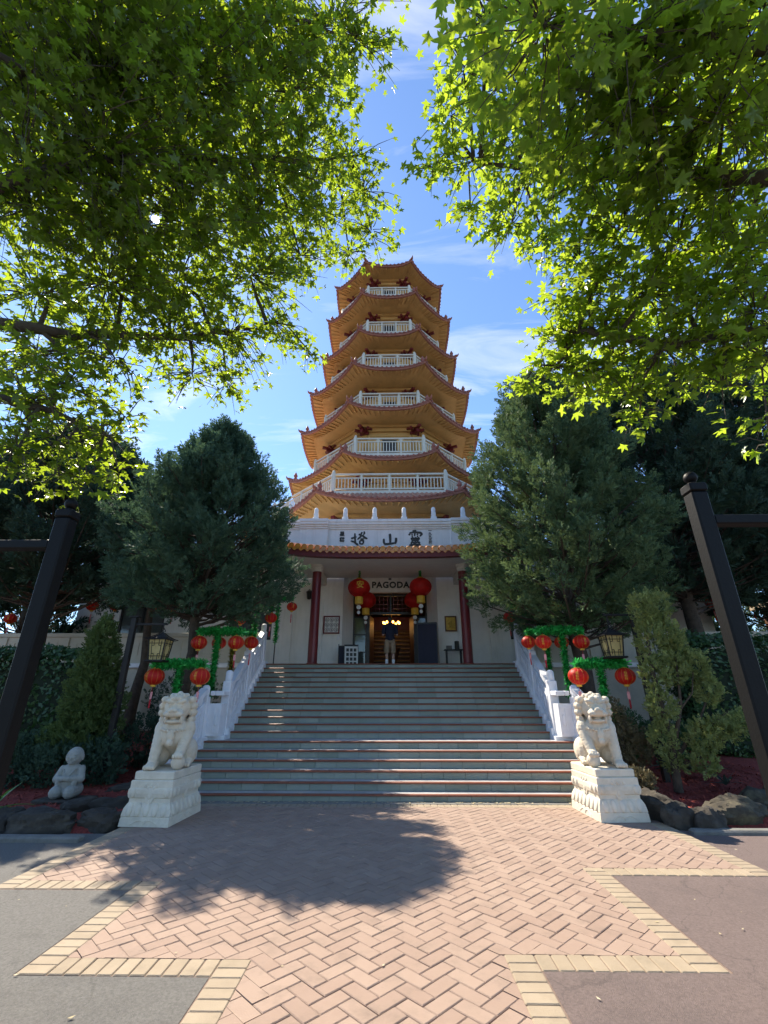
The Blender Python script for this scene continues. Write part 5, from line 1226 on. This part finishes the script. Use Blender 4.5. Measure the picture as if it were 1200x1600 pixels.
shrub('upright_shrub', (5.05, 9.2, .3), [(0.05, 0, 3.05, 0.258, 0.241, 0.378), (0.42, 0.1, 3.15, 0.241, 0.224, 0.353), (0.08, 0, 2.45, 0.292, 0.258, 0.42), (0.5, 0.05, 2.5, 0.258, 0.241, 0.378), (-0.02, -0.05, 1.85, 0.241, 0.224, 0.319), (0.4, 0, 1.95, 0.258, 0.241, 0.294), (-0.02, -0.1, 1.3, 0.258, 0.241, 0.286), (-0.08, 0, 0.75, 0.241, 0.224, 0.277), (0.02, 0, 0.38, 0.172, 0.172, 0.185), (0.85, 0, 2.0, 0.224, 0.224, 0.294), (0.95, 0, 1.55, 0.258, 0.241, 0.252), (0.55, -0.15, 0.75, 0.292, 0.258, 0.286), (0.42, -0.2, 0.38, 0.215, 0.215, 0.202), (0.95, -0.15, 0.9, 0.292, 0.258, 0.218), (1.3, -0.1, 1.0, 0.215, 0.215, 0.202)], 'tall loose yellow green shrub with bare twigs, right of the right lion', 'thuja', 3300, (.09, .17), seed=22, stems=st)
shrub('low_shrub', (4.55, 9.9, .3), [(.0, 0, .75, .3, .3, .45), (-.1, 0, 1.1, .22, .22, .35), (.3, .2, .5, .35, .3, .4)], 'loose small leaved shrub right behind the right lion', 'hedge_dry', 900, (.08, .15), seed=23, up=.3)
shrub('low_shrub', (4.25, 8.95, .22), [(.05, 0, .2, .24, .2, .2)], 'low brownish shrub at the foot of the right lion pedestal', 'hedge_dry', 420, (.07, .13), seed=24, up=.3)
shrub('dark_shrub', (-5.3, 10.9, .4), [(0, 0, .45, .5, .45, .5), (.55, .3, .6, .4, .4, .6), (-.9, -.3, .35, .6, .5, .4)], 'dark low shrub behind the left lamp post', 'dark_conifer', 1400, (.1, .2), seed=25)
shrub('dark_shrub', (-5.9, 9.5, .25), [(-.3, 0, .3, .7, .35, .4), (.4, .1, .35, .5, .3, .42), (-1.2, 0, .4, .6, .4, .5)], 'dark ground hugging shrub right behind the kneeling monk statue', 'dark_conifer', 2000, (.1, .2), seed=26)
shrub('dark_shrub', (5.2, 11.4, .45), [(0, 0, .5, .6, .5, .6), (.9, -.3, .4, .7, .5, .5), (-.5, .3, .7, .4, .4, .6)], 'dark shrub mass behind the tall yellow green shrub', 'hedge', 1500, (.1, .2), seed=27)
shrub('thin_shrub', (-6.2, 13.6, .7), [(0, 0, 1.0, .7, .5, .7), (1.0, .2, .9, .6, .4, .7)], 'thin shrub against the cream wall beside the left cypress', 'dark_conifer', 520, (.1, .2), seed=34)
# leafy hedges
def leafy(name, base, size, label, m, n, ls=.06, seed=1, cat='hedge'):
    g = np.random.default_rng(seed); t = empty(name, base, label=label, category=cat); p = g.uniform(-1, 1, (n, 3)); ax = g.integers(0, 3, n); p[np.arange(n), ax] = np.sign(p[np.arange(n), ax])*g.uniform(.8, 1.02, n); p[:, 2] = np.abs(p[:, 2]) if False else p[:, 2]
    P = np.c_[p[:, 0]*size[0], p[:, 1]*size[1], (p[:, 2]*.5+.5)*size[2]]; P += .06*np.sin(P[:, [1, 2, 0]]*5); d = unit(p+g.normal(0, .6, (n, 3))); s, u = basis(d); l = ls*g.uniform(.6, 1.3, (n, 1))
    a = unit(s*g.normal(size=(n, 1))+u*g.normal(size=(n, 1))); b_ = np.cross(d, a)
    V = np.stack([P-a*l, P+b_*l*.5+d*l*.1, P+a*l, P-b_*l*.5+d*l*.1], 1).reshape(-1, 3)
    ob('foliage', arr_mesh('foliage', V, np.arange(n*4).reshape(-1, 4), m, np.repeat(g.random(n), 4)), t)
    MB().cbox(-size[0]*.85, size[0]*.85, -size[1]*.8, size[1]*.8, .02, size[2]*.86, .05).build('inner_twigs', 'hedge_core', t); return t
leafy('clipped_hedge', (-8.2, 11.2, .45), (1.4, .6, 2.35), 'glossy leaved clipped hedge behind the left gate post', 'hedge', 11000, .06, 31)
leafy('clipped_hedge', (8.6, 12.4, .5), (1.3, .6, 2.75), 'dark clipped hedge behind the right gate post', 'hedge', 9000, .06, 32)
# strap leaved plants
def strap(base, n, l, label, m, seed, wid=.05, name='strap_plant'):
    g = random.Random(seed); t = empty(name, base, label=label, category='plant')
    for i in range(n):
        a = i*2.4+g.uniform(-.3, .3); el = g.uniform(.35, 1.2); L_ = l*g.uniform(.7, 1.15); V = []; F = []
        for k in range(6):
            s = k/5; r = L_*s*math.cos(el)*(1+.2*s); z = L_*(s*math.sin(el)-.5*s*s*(1.4-el)); w_ = wid*(1-s**2.2)*(.6+s*.8)
            V += [(r*math.cos(a)-w_*math.sin(a), r*math.sin(a)+w_*math.cos(a), z), (r*math.cos(a), r*math.sin(a), z-.25*w_), (r*math.cos(a)+w_*math.sin(a), r*math.sin(a)-w_*math.cos(a), z)]
            if k: F += [(3*k-3, 3*k-2, 3*k+1, 3*k), (3*k-2, 3*k-1, 3*k+2, 3*k+1)]
        ob('leaf', arr_mesh('leaf', V, F, m, smooth=True), t)
strap((-5.75, 7.55, .18), 22, .55, 'bright green strap leaved plant at the left edge by the kerb', 'strap_leaf', 41, .045)
strap((5.85, 10.2, .4), 11, .75, 'dark blue green agave behind the tall yellow green shrub', 'agave', 42, .09, 'agave_plant')
strap((5.95, 9.3, .3), 12, .3, 'small pale rosette plant on the mulch, right bed', 'agave', 43, .03)

# ------------------------------------------------------------------ maples overhead
ang = [0, 11, 29, 45, 57, 71, 90, 108, 122, 165]; rad_ = [1.0, .72, .43, .68, .92, .66, .4, .55, .64, .22]
LV = [(0, 0, .02)]
pts = [(rad_[0], 0)]+[(rad_[i], ang[i]) for i in range(1, 10)]+[(rad_[i], -ang[i]) for i in range(9, 0, -1)]
for r_, a_ in pts:
    x, y = r_*math.sin(R(a_)), r_*math.cos(R(a_)); LV.append((x, y, -.2*r_*r_+(.06 if r_ < .5 else 0)))
LV = np.array(LV); LV[:, 1] += .2
LF = np.array([(0, 1+i, 1+(i+1) % 19) for i in range(19)])[:, ::-1]
def maple(name, base, fork, blobs, limbs, label, seed, dens, size, lm_='maple_leaf'):
    leaf_tpl = arr_mesh('leaf', LV, LF, lm_)
    g = np.random.default_rng(seed); t = empty(name, base, label=label, category='tree', group='maples leaning over the plaza'); b0 = np.array(base, float)
    P = []; N = []; T = []; tw = MB()
    limb_pts = []; lm = MB()
    tr = [(base[0], base[1], -.2), (base[0]*1.0, base[1], fork[2]*.5), tuple(fork)]; lm.tube(tr, [.3, .22, .19], 12)
    for lp in limbs:
        pts_ = [np.array(fork)]+[np.array(p) for p in lp]; dense = []
        for i in range(len(pts_)-1):
            for s in np.linspace(0, 1, 7)[:-1]: dense.append(pts_[i]*(1-s)+pts_[i+1]*s+g.normal(0, .03, 3))
        dense.append(pts_[-1]); lm.tube([tuple(p) for p in dense], list(np.linspace(.1, .012, len(dense))), 8, False); limb_pts += dense
    LPS = np.array(limb_pts)
    for (x, y, z, r) in blobs:
        c = np.array([x, y, z]); j = np.argmin(np.linalg.norm(LPS-c, axis=1)+(LPS[:, 2] > z+.6)*.5); st = LPS[j]
        mid = (st+c)/2+np.array([0, 0, .12])+g.normal(0, .08, 3); tw.tube([tuple(st), tuple(mid), tuple(c)], [.032*min(1, r/.5), .022*min(1, r/.5), .01], 5, False)
        nt = max(6, int(dens*r**1.5*(1 if r < .75 else (.95 if 'dark' in lm_ else .72))))
        for i in range(nt):
            q = unit(g.normal(size=(1, 3)))[0]; a0 = c+q*np.array([1, 1, .55])*r*g.uniform(.05, .5); dirn = unit((q*np.array([1, 1, .7])+g.normal(0, .35, 3)+np.array([0, 0, -.12]))[None])[0]; ln = r*g.uniform(.35, .75)+.12
            e = a0+dirn*ln-np.array([0, 0, .18*ln]); m_ = (a0+e)/2+np.array([0, 0, .05])
            tw.tube([tuple(c*.5+a0*.5), tuple(a0), tuple(m_), tuple(e)], [.008, .007, .005, .002], 3, False)
            nl = max(5, int(ln*15)); s = g.uniform(.05, 1.05, nl)[:, None]
            pos = a0*(1-s)+e*s+g.normal(0, .055, (nl, 3)); pos[:, 2] += .05*(1-(2*s[:, 0]-1)**2)
            P.append(pos); nrm = unit(np.array([[0, 0, 1.]])+g.normal(0, .48, (nl, 3))); N.append(nrm)
            tipd = dirn[None]*.6+g.normal(0, .7, (nl, 3))+np.array([[0, 0, -.25]]); tipd -= nrm*(tipd*nrm).sum(1, keepdims=True); T.append(unit(tipd))
    P = np.vstack(P); N = np.vstack(N); T = np.vstack(T); X = np.cross(T, N); sz = size*g.uniform(.45, 1.25, len(P))
    cp = np.array([.09, 0, 1.7]); dist = np.linalg.norm(P-cp, axis=1); ray_off = np.linalg.norm(np.cross(P-cp, np.array(SUN)), axis=1); keep = (dist > 2.4) & (ray_off > .1)   # the sun finds a gap in the crown
    P, N, T, X, sz, dist = P[keep], N[keep], T[keep], X[keep], sz[keep], dist[keep]
    # the largest ones in view become leaves of their own
    cy, sy = math.cos(R(22.5)), math.sin(R(22.5)); q = P-cp; dep = q[:, 1]*cy+q[:, 2]*sy; upv = -q[:, 1]*sy+q[:, 2]*cy
    vis_ = (np.abs(q[:, 0]/dep) < .83) & (np.abs(upv/dep) < 1.12) & (dep > 0)
    score = np.where(vis_, sz/dist, 0); order = np.argsort(-score); big = order[:300]; rest = order[300:]
    for i in big:
        M = Matrix(((X[i, 0], T[i, 0], N[i, 0], P[i, 0]-b0[0]), (X[i, 1], T[i, 1], N[i, 1], P[i, 1]-b0[1]), (X[i, 2], T[i, 2], N[i, 2], P[i, 2]-b0[2]), (0, 0, 0, 1)))
        o = ob('leaf', leaf_tpl, t); o.matrix_local = M @ Matrix.Scale(float(sz[i]), 4)
    Pr, Nr, Tr, Xr, sr = P[rest]-b0, N[rest], T[rest], X[rest], sz[rest]
    bend = g.uniform(.3, 2.2, len(rest))
    V = Pr[:, None]+(LV[None, :, 0, None]*Xr[:, None]+LV[None, :, 1, None]*Tr[:, None]+LV[None, :, 2, None]*Nr[:, None]*bend[:, None, None])*sr[:, None, None]
    F = (LF[None]+(np.arange(len(rest))*len(LV))[:, None, None]).reshape(-1, 3)
    ob('crown', arr_mesh('crown', V.reshape(-1, 3), F, lm_, np.repeat(g.random(len(rest)), len(LV))), t, kind='stuff')
    ob('trunk', arr_mesh('trunk', np.array(lm.v)-b0, lm.f, 'bark_maple', smooth=True), t); ob('twigs', arr_mesh('twigs', np.array(tw.v)-b0, tw.f, 'bark_maple'), t, kind='stuff')
    print(name, 'leaves', len(P))
    return t
BL = [(-3.76, 2.38, 8.3, 1.5), (-3.06, 2.46, 8.63, 1.5), (-2.38, 2.74, 9.36, 1.4), (-1.49, 3.0, 10.04, 1.2), (-0.7, 3.28, 10.58, 0.9), (-0.35, 3.47, 10.53, 0.5), (-3.74, 2.65, 7.58, 1.3), (-3.07, 2.76, 7.92, 1.3), (-2.41, 3.1, 8.64, 1.3), (-1.7, 3.41, 9.28, 1.2), (-1.18, 3.66, 9.82, 0.8), (-3.69, 2.88, 6.84, 1.1), (-3.06, 3.04, 7.16, 1.2), (-2.5, 3.44, 7.84, 1.2), (-1.81, 3.81, 8.48, 1.1), (-1.2, 4.06, 9.06, 0.8), (-0.54, 4.38, 9.53, 0.55), (-3.67, 3.11, 6.44, 0.7), (-3.12, 3.53, 6.83, 1), (-2.52, 3.87, 7.31, 1), (-1.84, 4.36, 8.12, 1), (-1.04, 4.67, 8.71, 0.8), (-0.36, 4.78, 9.31, 0.55), (-0.22, 5.22, 9.02, 0.45), (-3.95, 3.76, 6.0, 0.8), (-3.32, 3.93, 6.38, 0.9), (-2.73, 4.34, 6.85, 0.95), (-1.93, 4.67, 7.35, 0.9), (-1.32, 5.01, 8.16, 0.6), (-0.62, 5.47, 8.81, 0.42), (-3.79, 3.85, 5.23, 0.75), (-3.42, 4.11, 5.66, 0.6), (-2.79, 4.55, 6.17, 0.75), (-2.2, 4.95, 6.55, 0.7), (-1.63, 5.13, 6.9, 0.5), (-1.19, 5.45, 6.69, 0.28), (-3.65, 3.77, 4.5, 0.6), (-3.32, 3.85, 4.79, 0.5), (-3.03, 4.0, 5.26, 0.4), (-2.56, 4.82, 5.7, 0.45), (-2.22, 5.14, 5.85, 0.35), (-3.48, 3.7, 3.92, 0.4), (-3.21, 3.81, 4.13, 0.5), (-3.02, 4.13, 4.33, 0.4), (-2.83, 4.11, 4.56, 0.25), (-3.2, 3.89, 3.78, 0.25), (-2.98, 4.07, 3.76, 0.25), (-2.82, 4.22, 3.95, 0.22), (-3.5, 3.67, 3.67, 0.2)]
BR = [(1.04, 2.25, 7.72, 0.5), (1.23, 1.71, 6.26, 0.7), (1.87, 1.87, 6.56, 1.0), (2.52, 1.94, 6.6, 1.0), (3.05, 1.99, 6.52, 1), (0.94, 2.82, 8.27, 0.45), (0.83, 3.17, 8.12, 0.38), (1.43, 2.82, 7.74, 0.75), (1.78, 2.36, 6.72, 0.8), (2.36, 2.35, 6.49, 0.9), (3.0, 2.36, 6.39, 1.0), (0.63, 3.61, 7.9, 0.22), (1.14, 3.53, 7.89, 0.5), (1.74, 3.35, 7.38, 0.75), (2.23, 3.0, 6.81, 0.7), (2.82, 2.91, 6.44, 0.8), (3.35, 2.81, 6.16, 0.85), (1.15, 3.95, 7.63, 0.28), (1.65, 3.93, 7.28, 0.42), (1.99, 3.87, 6.96, 0.35), (2.56, 3.4, 6.39, 0.5), (3.06, 3.29, 6.04, 0.75), (3.59, 3.14, 5.74, 0.8), (2.44, 3.75, 6.05, 0.5), (2.85, 3.65, 5.73, 0.6), (3.27, 3.46, 5.43, 0.65), (3.58, 3.32, 5.1, 0.6), (2.29, 4.1, 5.64, 0.42), (2.1, 4.4, 5.42, 0.32), (1.76, 4.61, 5.32, 0.24), (2.63, 4.11, 5.27, 0.5), (3.0, 3.79, 5.16, 0.5), (3.37, 3.54, 4.92, 0.4), (3.62, 3.45, 4.75, 0.35), (2.45, 4.41, 5.01, 0.3), (2.77, 4.2, 4.85, 0.28), (3.62, 3.6, 4.12, 0.2), (3.62, 3.7, 3.92, 0.2)]
BR += [(2.32, 3.8, 6.48, 0.4), (2.28, 4.01, 6.04, 0.42), (2.2, 4.25, 5.69, 0.4), (1.97, 4.47, 5.4, 0.3), (2.4, 4.27, 5.23, 0.4), (2.65, 3.98, 5.71, 0.5), (3.16, 3.98, 4.8, 0.3), (2.87, 4.27, 4.68, 0.25), (3.42, 3.75, 4.62, 0.3)]
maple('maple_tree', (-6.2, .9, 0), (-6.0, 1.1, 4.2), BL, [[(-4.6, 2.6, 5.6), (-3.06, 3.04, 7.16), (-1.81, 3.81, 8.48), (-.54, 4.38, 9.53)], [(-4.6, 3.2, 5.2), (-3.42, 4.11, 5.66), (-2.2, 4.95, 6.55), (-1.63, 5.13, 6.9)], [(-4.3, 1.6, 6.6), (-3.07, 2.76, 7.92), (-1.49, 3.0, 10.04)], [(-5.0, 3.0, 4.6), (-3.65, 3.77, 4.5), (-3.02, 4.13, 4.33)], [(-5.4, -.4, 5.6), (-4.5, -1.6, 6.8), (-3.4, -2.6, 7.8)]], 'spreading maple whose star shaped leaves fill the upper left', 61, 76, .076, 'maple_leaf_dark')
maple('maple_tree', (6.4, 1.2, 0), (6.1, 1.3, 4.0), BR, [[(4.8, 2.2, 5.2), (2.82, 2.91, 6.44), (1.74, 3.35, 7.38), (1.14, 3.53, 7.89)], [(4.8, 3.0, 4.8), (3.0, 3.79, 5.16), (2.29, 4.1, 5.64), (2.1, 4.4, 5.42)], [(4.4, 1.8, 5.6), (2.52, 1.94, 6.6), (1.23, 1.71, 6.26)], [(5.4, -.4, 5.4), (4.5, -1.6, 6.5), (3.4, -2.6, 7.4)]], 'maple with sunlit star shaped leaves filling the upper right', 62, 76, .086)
